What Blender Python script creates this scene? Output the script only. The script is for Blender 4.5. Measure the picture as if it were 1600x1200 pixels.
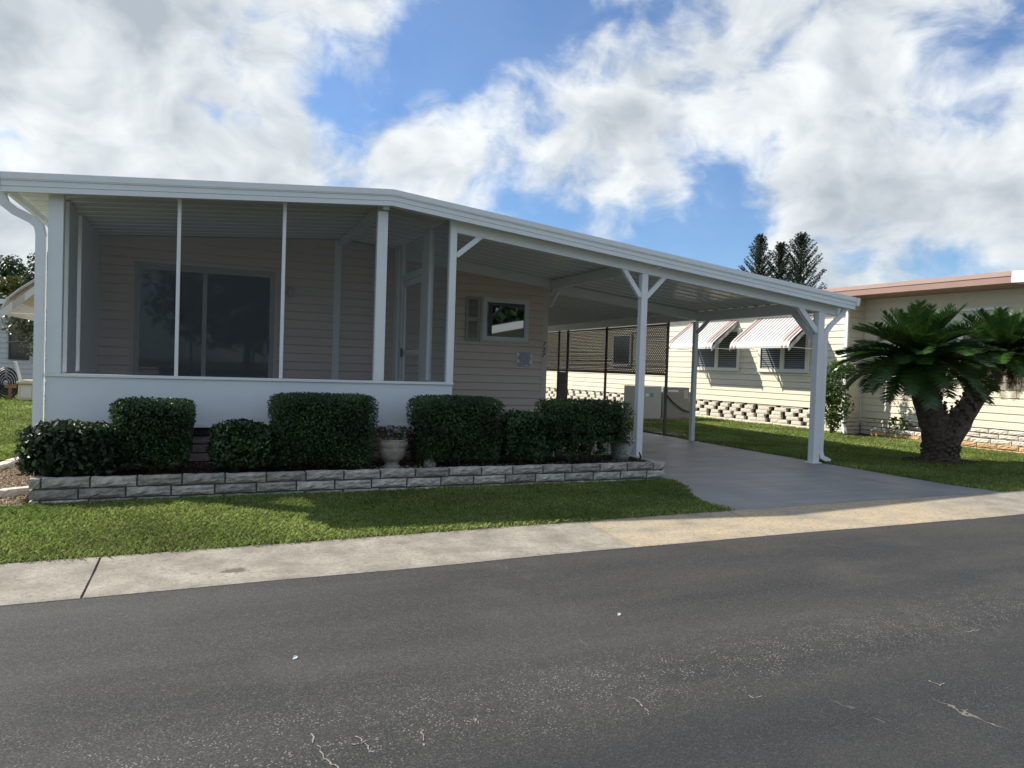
import bpy, math, random
import numpy as np
from mathutils import Vector, Matrix
random.seed(7); rng = np.random.default_rng(11)
S = bpy.context.scene; COL = S.collection
for o in list(bpy.data.objects): bpy.data.objects.remove(o)
R = math.radians
# ------------------------------------------------------------------ camera
CAMH = 1.45; YAW, PITCH, ROLL, FPX = 0.39255, -0.02317, 0.03242, 1136.8
cy, sy, cp, sp, cr, sr = math.cos(YAW), math.sin(YAW), math.cos(PITCH), math.sin(PITCH), math.cos(ROLL), math.sin(ROLL)
fw = Vector((sy*cp, cy*cp, sp)); rt = Vector((cy, -sy, 0)); up = rt.cross(fw)
rt2 = rt*cr + up*sr; up2 = up*cr - rt*sr
cam = bpy.data.cameras.new('camera'); camo = bpy.data.objects.new('camera', cam); COL.objects.link(camo)
cam.sensor_width = 36; cam.lens = FPX/1600*36; cam.clip_end = 2000; cam.clip_start = 0.05
m4 = Matrix(((rt2.x, up2.x, -fw.x, 0), (rt2.y, up2.y, -fw.y, 0), (rt2.z, up2.z, -fw.z, CAMH), (0, 0, 0, 1)))
camo.matrix_world = m4; S.camera = camo
def pdir(x, y): return (rt2*((x-800)/FPX) + up2*((600-y)/FPX) + fw).normalized()
# ------------------------------------------------------------------ sun and sky
SUN_TO = Vector((-0.98, 0.88, 1.0)).normalized()
sl = bpy.data.lights.new('sun', 'SUN'); sl.energy = 2.8; sl.angle = R(0.53); sl.color = (1.0, 0.93, 0.82)
so = bpy.data.objects.new('sun', sl); COL.objects.link(so)
so.rotation_euler = (-SUN_TO).to_track_quat('-Z', 'Y').to_euler(); so.location = (0, 0, 30)
W = bpy.data.worlds.new('World'); S.world = W; W.use_nodes = True
SKY_STRENGTH = 0.1
def build_world():
    nt = W.node_tree; N = nt.nodes; L = nt.links; N.clear()
    def nd(t, **k):
        n = N.new(t)
        for a, b in k.items(): setattr(n, a, b)
        return n
    def math_(op, a, b=None, c=None, clamp=False):
        n = nd('ShaderNodeMath', operation=op); n.use_clamp = clamp
        for i, v in enumerate((a, b, c)):
            if v is None: continue
            if isinstance(v, (int, float)): n.inputs[i].default_value = v
            else: L.new(v, n.inputs[i])
        return n.outputs[0]
    def vmath(op, a, b=None, out=0):
        n = nd('ShaderNodeVectorMath', operation=op)
        for i, v in enumerate((a, b)):
            if v is None: continue
            if isinstance(v, (tuple, list, Vector)): n.inputs[i].default_value = tuple(v)
            else: L.new(v, n.inputs[i])
        return n.outputs[out]
    def mrange(v, a, b, c, d, typ='SMOOTHSTEP'):
        n = nd('ShaderNodeMapRange', interpolation_type=typ); L.new(v, n.inputs[0])
        for i, x in enumerate((a, b, c, d)): n.inputs[i+1].default_value = x
        return n.outputs[0]
    def noise(vec, scale, detail, rough, dist=0.0):
        n = nd('ShaderNodeTexNoise'); L.new(vec, n.inputs['Vector'])
        n.inputs['Scale'].default_value = scale; n.inputs['Detail'].default_value = detail
        n.inputs['Roughness'].default_value = rough; n.inputs['Distortion'].default_value = dist
        return n.outputs['Fac']
    sky = nd('ShaderNodeTexSky', sky_type='NISHITA'); sky.sun_disc = False
    sky.sun_elevation = math.asin(SUN_TO.z); sky.sun_rotation = math.atan2(SUN_TO.x, SUN_TO.y)
    sky.air_density = 1.0; sky.dust_density = 0.6; sky.ozone_density = 2.0
    tc = nd('ShaderNodeTexCoord'); d = vmath('NORMALIZE', tc.outputs['Generated'])
    sep = nd('ShaderNodeSeparateXYZ'); L.new(d, sep.inputs[0])
    p = vmath('MULTIPLY', d, (1.0, 1.0, 1.35))
    warp = nd('ShaderNodeTexNoise'); L.new(p, warp.inputs['Vector']); warp.inputs['Scale'].default_value = 7.0; warp.inputs['Detail'].default_value = 2.0
    pw = vmath('ADD', p, vmath('SCALE', vmath('SUBTRACT', warp.outputs['Color'], (.5, .5, .5))))
    pw.node.inputs[1].links[0].from_node.inputs['Scale'].default_value = 0.11
    big = noise(vmath('ADD', pw, (0.35, 0.1, 0.0)), 4.2, 3, 0.5)
    mid = noise(vmath('ADD', pw, (3.1, 1.7, 0.4)), 10.5, 7, 0.56)
    cov = math_('ADD', math_('MULTIPLY', big, 0.50), math_('MULTIPLY', mid, 0.56))
    # where the cloud deck opens to blue (centre, radius, depth) and where it is heavy
    for (x, y, r, a) in ((545, 165, .05, .25), (605, 145, .04, .20), (690, 70, .06, .27), (765, 60, .05, .22), (835, 15, .05, .16),
                         (1110, 262, .05, .14), (1000, 350, .06, .16), (1110, 355, .07, .23), (1190, 250, .05, .14), (935, 130, .04, .12), (1540, 110, .06, .14), (1030, 40, .05, .12), (850, 330, .06, .10), (1500, 400, .05, .08)):
        dist = vmath('DISTANCE', d, pdir(x, y), 1)
        cov = math_('SUBTRACT', cov, math_('MULTIPLY', mrange(dist, 0, r*1.55, 1, 0), a*0.74))
    for (x, y, r, a) in ((200, 150, .28, .16), (1430, 330, .18, .10), (640, 245, .09, .13), (960, 160, .07, .08), (1300, 110, .18, .10), (1060, 300, .03, .06)):
        dist = vmath('DISTANCE', d, pdir(x, y), 1)
        cov = math_('ADD', cov, math_('MULTIPLY', mrange(dist, 0, r*1.5, 1, 0), a))
    alpha = mrange(cov, 0.44, 0.64, 0.08, 1)
    # self shading: less light where the cloud is thick or lies behind more cloud as seen from the sun
    ps = vmath('ADD', pw, (3.1+SUN_TO.x*0.03, 1.7+SUN_TO.y*0.03, 0.4+0.035))
    mid2 = noise(ps, 10.5, 4, 0.56)
    thick = mrange(cov, 0.56, 0.82, 0, 1)
    lit = math_('ADD', math_('MULTIPLY', math_('SUBTRACT', mid, mid2), 2.4), 0.62, clamp=True)
    wisp = noise(vmath('ADD', pw, (7.3, 2.2, 0)), 5.0, 4, 0.5)
    w2 = mrange(wisp, 0.36, 0.62, 0, 1, 'LINEAR')
    shade = math_('SUBTRACT', math_('ADD', math_('MULTIPLY', lit, 0.70), math_('MULTIPLY', w2, 0.55)), math_('SUBTRACT', math_('MULTIPLY', thick, 0.58), 0.0), clamp=True)
    mix = nd('ShaderNodeMix', data_type='RGBA'); L.new(shade, mix.inputs['Factor'])
    mix.inputs['A'].default_value = (1.95, 2.22, 2.48, 1); mix.inputs['B'].default_value = (4.05, 4.2, 4.26, 1)
    blue = nd('ShaderNodeMix', data_type='RGBA', blend_type='MULTIPLY'); blue.inputs['Factor'].default_value = 1
    L.new(sky.outputs[0], blue.inputs['A']); blue.inputs['B'].default_value = (0.35, 0.49, 0.64, 1)
    fin = nd('ShaderNodeMix', data_type='RGBA'); L.new(alpha, fin.inputs['Factor'])
    L.new(blue.outputs['Result'], fin.inputs['A']); L.new(mix.outputs['Result'], fin.inputs['B'])
    bg = nd('ShaderNodeBackground'); bg.inputs['Strength'].default_value = SKY_STRENGTH
    L.new(fin.outputs['Result'], bg.inputs['Color'])
    out = nd('ShaderNodeOutputWorld'); L.new(bg.outputs[0], out.inputs['Surface'])
build_world(); W.cycles.sampling_method = 'MANUAL'; W.cycles.sample_map_resolution = 512
vs = S.view_settings; vs.view_transform = 'Standard'; vs.look = 'None'; vs.exposure = 1.27; vs.gamma = 1.0; vs.use_curve_mapping = False
S.cycles.max_bounces = 6; S.cycles.transparent_max_bounces = 12

# ------------------------------------------------------------------ materials
MATS = {}
def mat(name, col, rough=0.6, var=0.0, scale=8.0, bump=0.0, bscale=60.0, spec=0.5, metal=0.0, col2=None, stretch=(1, 1, 1), detail=5, obj_var=0.0):
    m = bpy.data.materials.new(name); m.use_nodes = True; nt = m.node_tree; N = nt.nodes; L = nt.links
    b = N['Principled BSDF']; b.inputs['Roughness'].default_value = rough; b.inputs['Metallic'].default_value = metal
    b.inputs['Specular IOR Level'].default_value = spec
    tc = N.new('ShaderNodeTexCoord'); mp = N.new('ShaderNodeMapping'); mp.inputs['Scale'].default_value = stretch
    L.new(tc.outputs['Object'], mp.inputs[0])
    c2 = col2 if col2 else tuple(c*(1-var) for c in col)
    n = N.new('ShaderNodeTexNoise'); n.inputs['Scale'].default_value = scale; n.inputs['Detail'].default_value = detail; n.inputs['Roughness'].default_value = 0.6
    L.new(mp.outputs[0], n.inputs['Vector'])
    r = N.new('ShaderNodeMapRange'); r.inputs[1].default_value = 0.3; r.inputs[2].default_value = 0.7; L.new(n.outputs['Fac'], r.inputs[0])
    x = N.new('ShaderNodeMix'); x.data_type = 'RGBA'; L.new(r.outputs[0], x.inputs['Factor'])
    x.inputs['A'].default_value = (*c2, 1); x.inputs['B'].default_value = (*col, 1)
    src = x.outputs['Result']
    if obj_var:
        oi = N.new('ShaderNodeObjectInfo'); mr = N.new('ShaderNodeMapRange'); L.new(oi.outputs['Random'], mr.inputs[0])
        mr.inputs[3].default_value = 1-obj_var; mr.inputs[4].default_value = 1+obj_var*0.4
        mu = N.new('ShaderNodeVectorMath'); mu.operation = 'SCALE'; L.new(src, mu.inputs[0]); L.new(mr.outputs[0], mu.inputs['Scale']); src = mu.outputs[0]
    L.new(src, b.inputs['Base Color'])
    if bump:
        n2 = N.new('ShaderNodeTexNoise'); n2.inputs['Scale'].default_value = bscale; n2.inputs['Detail'].default_value = 4; L.new(mp.outputs[0], n2.inputs['Vector'])
        bp = N.new('ShaderNodeBump'); bp.inputs['Strength'].default_value = bump; bp.inputs['Distance'].default_value = 0.02
        L.new(n2.outputs['Fac'], bp.inputs['Height']); L.new(bp.outputs[0], b.inputs['Normal'])
    MATS[name] = m; return m
def leafmat(name, c1, c2, rough=0.45, trans=0.25, spec=0.4, scale=3.0):
    m = mat(name, c1, rough, col2=c2, scale=scale, spec=spec); N = m.node_tree.nodes; L = m.node_tree.links
    b = N['Principled BSDF']; tr = N.new('ShaderNodeBsdfTranslucent'); mx = N.new('ShaderNodeMixShader'); mx.inputs[0].default_value = trans
    at = N.new('ShaderNodeAttribute'); at.attribute_name = 'tone'
    src = b.inputs['Base Color'].links[0].from_socket
    sc = N.new('ShaderNodeVectorMath'); sc.operation = 'SCALE'; L.new(src, sc.inputs[0]); L.new(at.outputs['Fac'], sc.inputs['Scale'])
    L.new(sc.outputs[0], b.inputs['Base Color']); L.new(sc.outputs[0], tr.inputs['Color'])
    L.new(b.outputs[0], mx.inputs[1]); L.new(tr.outputs[0], mx.inputs[2]); L.new(mx.outputs[0], N['Material Output'].inputs['Surface'])
    return m
white = mat('white_aluminium', (0.82, 0.85, 0.85), 0.38, 0.05, 3, 0.02, 30)
whiteP = mat('white_panel', (0.78, 0.83, 0.85), 0.26, 0.05, 2.2, 0.35, 2.2)
ceilm = mat('roof_pan_paint', (0.83, 0.87, 0.87), 0.18, 0.06, 2, 0.04, 9, stretch=(0.3, 3, 1))
taupe = mat('taupe_vinyl_siding', (0.70, 0.585, 0.495), 0.5, 0.06, 4, 0.06, 90, stretch=(1, 6, 6), obj_var=0.05)
taupet = mat('taupe_trim', (0.67, 0.58, 0.50), 0.5, 0.06, 5)
cream = mat('cream_siding', (0.76, 0.70, 0.55), 0.5, 0.06, 3, 0.05, 80, obj_var=0.04)
creamt = mat('cream_trim', (0.78, 0.76, 0.68), 0.5, 0.05, 4)
pink = mat('salmon_fascia', (0.33, 0.20, 0.16), 0.5, 0.1, 3)
brickg = mat('grey_split_block', (0.60, 0.56, 0.49), 0.9, col2=(0.34, 0.31, 0.265), scale=14, bump=1.0, bscale=42, spec=0.2, obj_var=0.36)
brickd = mat('taupe_skirting_block', (0.34, 0.27, 0.25), 0.9, 0.35, 10, 0.8, 40, spec=0.2, obj_var=0.2)
brickw = mat('cream_split_block', (0.74, 0.68, 0.58), 0.9, 0.12, 12, 0.8, 40, spec=0.2, obj_var=0.08)
bricko = mat('orange_split_block', (0.62, 0.38, 0.17), 0.9, col2=(0.68, 0.52, 0.33), scale=6, bump=0.9, bscale=40, spec=0.2, obj_var=0.18)
mortar = mat('mortar', (0.12, 0.112, 0.10), 0.95, 0.3, 20, 0.4, 60)
blackm = mat('black_paint', (0.025, 0.025, 0.025), 0.5, 0.2, 8)
darkm = mat('dark_void', (0.03, 0.028, 0.026), 0.9, 0.3, 8)
darkframe = mat('dark_bronze', (0.055, 0.05, 0.045), 0.5, 0.2, 8)
lattm = mat('brown_lattice_plastic', (0.13, 0.112, 0.098), 0.6, 0.2, 8)
soilm = mat('mulch_soil', (0.085, 0.06, 0.045), 0.95, col2=(0.03, 0.022, 0.018), scale=22, bump=1, bscale=50, spec=0.1)
grassbase = mat('lawn_soil', (0.11, 0.12, 0.045), 0.95, col2=(0.06, 0.065, 0.028), scale=9, bump=0.8, bscale=60, spec=0.1)
drivem = mat('grey_painted_concrete', (0.27, 0.272, 0.27), 0.45, col2=(0.20, 0.202, 0.202), scale=1.3, bump=0.05, bscale=12, spec=0.4, stretch=(1, 0.5, 1))
greencarpet = mat('green_outdoor_carpet', (0.02, 0.16, 0.09), 0.95, 0.3, 40, 0.5, 200)
urnm = mat('weathered_stone', (0.50, 0.45, 0.38), 0.85, col2=(0.28, 0.24, 0.20), scale=12, bump=0.4, bscale=50, spec=0.2)
potm = mat('pale_ribbed_pot', (0.50, 0.48, 0.45), 0.6, 0.15, 10)
acgrey = mat('ac_grey_metal', (0.30, 0.29, 0.27), 0.5, 0.1, 4)
acpale = mat('ac_pale_metal', (0.52, 0.50, 0.46), 0.5, 0.08, 4)
whiteplastic = mat('white_plastic', (0.74, 0.73, 0.68), 0.5, 0.06, 4)
beigeplastic = mat('beige_plastic', (0.66, 0.60, 0.46), 0.5, 0.08, 4)
wood = mat('wood', (0.30, 0.17, 0.09), 0.7, 0.3, 8)
greenplastic = mat('green_plastic', (0.03, 0.17, 0.14), 0.5, 0.1, 8)
maroon = mat('maroon_stripe', (0.33, 0.215, 0.18), 0.5, 0.05, 8)
awnwhite = mat('white_awning', (0.60, 0.60, 0.60), 0.45, 0.06, 5)
awngrey = mat('grey_awning', (0.42, 0.41, 0.39), 0.45, 0.05, 5)
awncream = mat('cream_awning_underside', (0.62, 0.54, 0.44), 0.6, 0.08, 5)
shutterm = mat('grey_green_shutter', (0.36, 0.365, 0.335), 0.5, 0.05, 5)
barkm = mat('sago_bark', (0.17, 0.135, 0.105), 0.95, col2=(0.06, 0.048, 0.038), scale=14, bump=1, bscale=35, spec=0.1)
trunkm = mat('tree_bark', (0.11, 0.085, 0.065), 0.95, 0.4, 10, 0.8, 30, spec=0.1)
stem = mat('shrub_stem', (0.10, 0.075, 0.05), 0.9, 0.3, 12, spec=0.1)
shr_dark = leafmat('shrub_leaf_dark', (0.056, 0.102, 0.030), (0.030, 0.060, 0.020))
shr_glossy = leafmat('shrub_leaf_glossy', (0.050, 0.075, 0.035), (0.022, 0.040, 0.018), rough=0.45, spec=0.3)
shr_mid = leafmat('shrub_leaf_mid', (0.052, 0.102, 0.032), (0.030, 0.064, 0.021), rough=0.35)
leaf_lt = leafmat('light_green_leaf', (0.11, 0.20, 0.035), (0.06, 0.12, 0.025), rough=0.35)
leaf_tree = leafmat('tree_leaf', (0.055, 0.10, 0.030), (0.03, 0.06, 0.022))
leaf_yel = leafmat('yellow_green_leaf', (0.16, 0.16, 0.03), (0.09, 0.11, 0.03))
leaf_silver = leafmat('silvery_leaf', (0.19, 0.20, 0.13), (0.07, 0.09, 0.05), rough=0.4)
pine_leaf = leafmat('pine_needles', (0.045, 0.075, 0.040), (0.028, 0.05, 0.03), trans=0.1)
sago_leaf = leafmat('sago_frond', (0.058, 0.125, 0.026), (0.030, 0.075, 0.018), rough=0.3, spec=0.5, trans=0.25)
sago_yellow = leafmat('sago_yellowing_frond', (0.15, 0.15, 0.03), (0.07, 0.10, 0.025), rough=0.4, trans=0.25)
sago_dead = leafmat('sago_dry_frond', (0.18, 0.105, 0.045), (0.09, 0.055, 0.03), rough=0.7, trans=0.15)
grassm = leafmat('grass_blade', (0.42, 0.51, 0.16), (0.20, 0.30, 0.07), rough=0.5, trans=0.35, spec=0.25, scale=0.9)
thatch = leafmat('dry_thatch', (0.36, 0.29, 0.14), (0.20, 0.16, 0.08), rough=0.8, trans=0.2, spec=0.1)
petal_p = leafmat('pink_petal', (0.36, 0.20, 0.22), (0.22, 0.12, 0.15))
petal_w = leafmat('lilac_petal', (0.42, 0.36, 0.46), (0.30, 0.22, 0.30))
def special():
    # insect screen: see-through weave
    m = bpy.data.materials.new('insect_screen'); m.use_nodes = True; N = m.node_tree.nodes; L = m.node_tree.links
    b = N['Principled BSDF']; b.inputs['Base Color'].default_value = (0.10, 0.115, 0.128, 1); b.inputs['Roughness'].default_value = 0.55
    t = N.new('ShaderNodeBsdfTransparent'); mx = N.new('ShaderNodeMixShader'); mx.inputs[0].default_value = 0.29
    L.new(t.outputs[0], mx.inputs[1]); L.new(b.outputs[0], mx.inputs[2]); L.new(mx.outputs[0], N['Material Output'].inputs['Surface']); MATS['screen'] = m
    m = bpy.data.materials.new('tinted_glass'); m.use_nodes = True; N = m.node_tree.nodes; L = m.node_tree.links
    b = N['Principled BSDF']; b.inputs['Base Color'].default_value = (0.012, 0.015, 0.018, 1); b.inputs['Roughness'].default_value = 0.03
    g = N.new('ShaderNodeBsdfGlossy'); g.inputs['Roughness'].default_value = 0.015; g.inputs['Color'].default_value = (0.9, 0.95, 1, 1)
    mx = N.new('ShaderNodeMixShader'); mx.inputs[0].default_value = 0.17
    L.new(b.outputs[0], mx.inputs[1]); L.new(g.outputs[0], mx.inputs[2]); L.new(mx.outputs[0], N['Material Output'].inputs['Surface']); MATS['glass'] = m
    m2 = m.copy(); m2.name = 'dark_door_glass'; m2.node_tree.nodes['Mix Shader'].inputs[0].default_value = 0.0; MATS['doorglass'] = m2
    # asphalt with worn bands, pale specks and hairline cracks
    m = bpy.data.materials.new('asphalt'); m.use_nodes = True; N = m.node_tree.nodes; L = m.node_tree.links; b = N['Principled BSDF']
    tc = N.new('ShaderNodeTexCoord'); ob = tc.outputs['Object']
    def noise(scale, det, st=(1, 1, 1), rough=0.6, rot=0.0):
        mp = N.new('ShaderNodeMapping'); mp.inputs['Scale'].default_value = st; mp.inputs['Rotation'].default_value = (0, 0, rot); L.new(ob, mp.inputs[0])
        n = N.new('ShaderNodeTexNoise'); n.inputs['Scale'].default_value = scale; n.inputs['Detail'].default_value = det; n.inputs['Roughness'].default_value = rough
        L.new(mp.outputs[0], n.inputs['Vector']); return n.outputs['Fac']
    def rng_(v, a, b_, c, d):
        n = N.new('ShaderNodeMapRange'); L.new(v, n.inputs[0])
        for i, x in enumerate((a, b_, c, d)): n.inputs[i+1].default_value = x
        return n.outputs[0]
    def mul(a, b_):
        n = N.new('ShaderNodeMath'); n.operation = 'MULTIPLY'; L.new(a, n.inputs[0])
        if isinstance(b_, (int, float)): n.inputs[1].default_value = b_
        else: L.new(b_, n.inputs[1])
        return n.outputs[0]
    def mixc(f, a, b_):
        n = N.new('ShaderNodeMix'); n.data_type = 'RGBA'; L.new(f, n.inputs['Factor'])
        for k, v in (('A', a), ('B', b_)):
            if isinstance(v, tuple): n.inputs[k].default_value = (*v, 1)
            else: L.new(v, n.inputs[k])
        return n.outputs['Result']
    band = noise(1.1, 4, (0.22, 1.5, 1), rot=-0.05); patch = noise(0.8, 5); grain = noise(105, 4, rough=0.8); fine = noise(260, 2)
    c = mixc(rng_(band, 0.35, 0.68, 0, 1), (0.022, 0.023, 0.025), (0.060, 0.057, 0.052))
    c = mixc(rng_(patch, 0.52, 0.72, 0, 0.7), c, (0.078, 0.074, 0.067))
    c = mixc(mul(rng_(grain, 0.50, 0.68, 0, 1), 0.75), c, (0.13, 0.126, 0.118))
    c = mixc(mul(rng_(grain, 0.50, 0.30, 0, 1), 0.7), c, (0.016, 0.016, 0.017))
    va = N.new('ShaderNodeTexVoronoi'); va.inputs['Scale'].default_value = 115; L.new(ob, va.inputs['Vector'])
    sx_ = N.new('ShaderNodeSeparateColor'); L.new(va.outputs['Color'], sx_.inputs[0])
    c = mixc(mul(rng_(sx_.outputs[0], 0.72, 1.0, 0, 1), 0.30), c, (0.17, 0.165, 0.15))
    c = mixc(mul(rng_(sx_.outputs[1], 0.70, 1.0, 0, 1), 0.40), c, (0.014, 0.014, 0.015))
    wear = rng_(noise(0.9, 4, (0.35, 1.6, 1), rot=-0.06), 0.50, 0.62, 0.03, 1)
    sy2 = N.new('ShaderNodeSeparateXYZ'); L.new(ob, sy2.inputs[0])
    lane = N.new('ShaderNodeMath'); lane.operation = 'MULTIPLY_ADD'; L.new(sy2.outputs[0], lane.inputs[0]); lane.inputs[1].default_value = -0.06; L.new(sy2.outputs[1], lane.inputs[2])
    path = mul(rng_(lane.outputs[0], 2.35, 2.75, 0, 1), rng_(lane.outputs[0], 2.95, 3.35, 1, 0))
    c = mixc(mul(rng_(lane.outputs[0], 2.75, 2.3, 0, 1), 0.45), c, (0.026, 0.028, 0.030))
    wm = N.new('ShaderNodeMath'); wm.operation = 'MULTIPLY_ADD'; wm.use_clamp = True; L.new(path, wm.inputs[0]); wm.inputs[1].default_value = 0.75; L.new(mul(wear, 0.22), wm.inputs[2]); wear = wm.outputs[0]
    v = N.new('ShaderNodeTexVoronoi'); v.inputs['Scale'].default_value = 70; L.new(ob, v.inputs['Vector'])
    sp_ = mul(rng_(v.outputs['Distance'], 0.30, 0.18, 0, 1), wear)
    sp_ = mul(sp_, rng_(noise(13, 2), 0.42, 0.58, 0, 0.85))
    c = mixc(sp_, c, (0.40, 0.38, 0.34))
    v2 = N.new('ShaderNodeTexVoronoi'); v2.feature = 'DISTANCE_TO_EDGE'; v2.inputs['Scale'].default_value = 0.9
    wn = N.new('ShaderNodeTexNoise'); wn.inputs['Scale'].default_value = 5; wn.inputs['Detail'].default_value = 5; L.new(ob, wn.inputs['Vector'])
    wa = N.new('ShaderNodeVectorMath'); wa.operation = 'MULTIPLY_ADD'; L.new(wn.outputs['Color'], wa.inputs[0]); wa.inputs[1].default_value = (0.35, 0.35, 0); L.new(ob, wa.inputs[2])
    L.new(wa.outputs[0], v2.inputs['Vector'])
    ck = mul(rng_(v2.outputs['Distance'], 0.0045, 0.001, 0, 1), rng_(noise(0.7, 3), 0.60, 0.66, 0, 0.55))
    ck = mul(ck, rng_(noise(9, 2), 0.42, 0.55, 0, 1))
    c = mixc(ck, c, (0.33, 0.30, 0.25))
    L.new(c, b.inputs['Base Color']); b.inputs['Roughness'].default_value = 0.82; b.inputs['Specular IOR Level'].default_value = 0.35
    bp = N.new('ShaderNodeBump'); bp.inputs['Strength'].default_value = 0.55; bp.inputs['Distance'].default_value = 0.008
    L.new(grain, bp.inputs['Height']); L.new(bp.outputs[0], b.inputs['Normal']); MATS['asphalt'] = m
    # kerb concrete: grey with rust-tan staining drifting along its length
    m = bpy.data.materials.new('kerb_concrete'); m.use_nodes = True; N = m.node_tree.nodes; L = m.node_tree.links; b = N['Principled BSDF']
    g = N.new('ShaderNodeNewGeometry'); ob = g.outputs['Position']
    sepx = N.new('ShaderNodeSeparateXYZ'); L.new(ob, sepx.inputs[0])
    c = mixc(rng_(noise(3, 6), 0.35, 0.68, 0, 1), (0.25, 0.225, 0.185), (0.42, 0.385, 0.32))
    def hump(a, b_, c_, d_): return mul(rng_(sepx.outputs[0], a, b_, 0, 1), rng_(sepx.outputs[0], c_, d_, 1, 0))
    tan = mul(hump(3.285, 3.315, 7.3, 8.6), rng_(noise(1.8, 5, (0.8, 1.6, 1)), 0.32, 0.62, 0.15, 1))
    c = mixc(tan, c, (0.50, 0.405, 0.27))
    c = mixc(mul(rng_(noise(34, 6, rough=0.8), 0.50, 0.64, 0, 1), 0.75), c, (0.17, 0.155, 0.13))
    c = mixc(mul(rng_(noise(6, 5, (1, 2.5, 1)), 0.60, 0.70, 0, 1), 0.45), c, (0.13, 0.115, 0.09))
    dd = pdir(365, 890); tt = -CAMH/dd.z
    sv = N.new('ShaderNodeVectorMath'); sv.operation = 'SUBTRACT'; L.new(ob, sv.inputs[0]); sv.inputs[1].default_value = (dd.x*tt, dd.y*tt, 0)
    sc2 = N.new('ShaderNodeVectorMath'); sc2.operation = 'MULTIPLY'; L.new(sv.outputs[0], sc2.inputs[0]); sc2.inputs[1].default_value = (7.5, 10, 0)
    ln = N.new('ShaderNodeVectorMath'); ln.operation = 'LENGTH'; L.new(sc2.outputs[0], ln.inputs[0])
    ad = N.new('ShaderNodeMath'); ad.operation = 'MULTIPLY_ADD'; L.new(noise(16, 4), ad.inputs[0]); ad.inputs[1].default_value = 1.6; L.new(ln.outputs['Value'], ad.inputs[2])
    c = mixc(rng_(ad.outputs[0], 1.55, 1.15, 0, 0.8), c, (0.10, 0.085, 0.06))
    L.new(c, b.inputs['Base Color']); b.inputs['Roughness'].default_value = 0.9; b.inputs['Specular IOR Level'].default_value = 0.2
    bp = N.new('ShaderNodeBump'); bp.inputs['Strength'].default_value = 0.5; bp.inputs['Distance'].default_value = 0.01
    L.new(noise(70, 4), bp.inputs['Height']); L.new(bp.outputs[0], b.inputs['Normal']); MATS['kerb'] = m
    # paper notice: rows of pale violet print
    m = bpy.data.materials.new('printed_notice'); m.use_nodes = True; N = m.node_tree.nodes; L = m.node_tree.links; b = N['Principled BSDF']
    tc = N.new('ShaderNodeTexCoord'); ob = tc.outputs['Object']
    wv = N.new('ShaderNodeTexWave'); wv.bands_direction = 'Z'; wv.inputs['Scale'].default_value = 11; wv.inputs['Distortion'].default_value = 0.6; L.new(ob, wv.inputs['Vector'])
    c = mixc(mul(rng_(wv.outputs['Fac'], 0.45, 0.75, 0, 1), rng_(noise(28, 2, (1, 1, 0.4)), 0.4, 0.5, 0, 1)), (0.46, 0.45, 0.52), (0.25, 0.24, 0.36))
    L.new(c, b.inputs['Base Color']); b.inputs['Roughness'].default_value = 0.4; MATS['notice'] = m
special()

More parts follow.
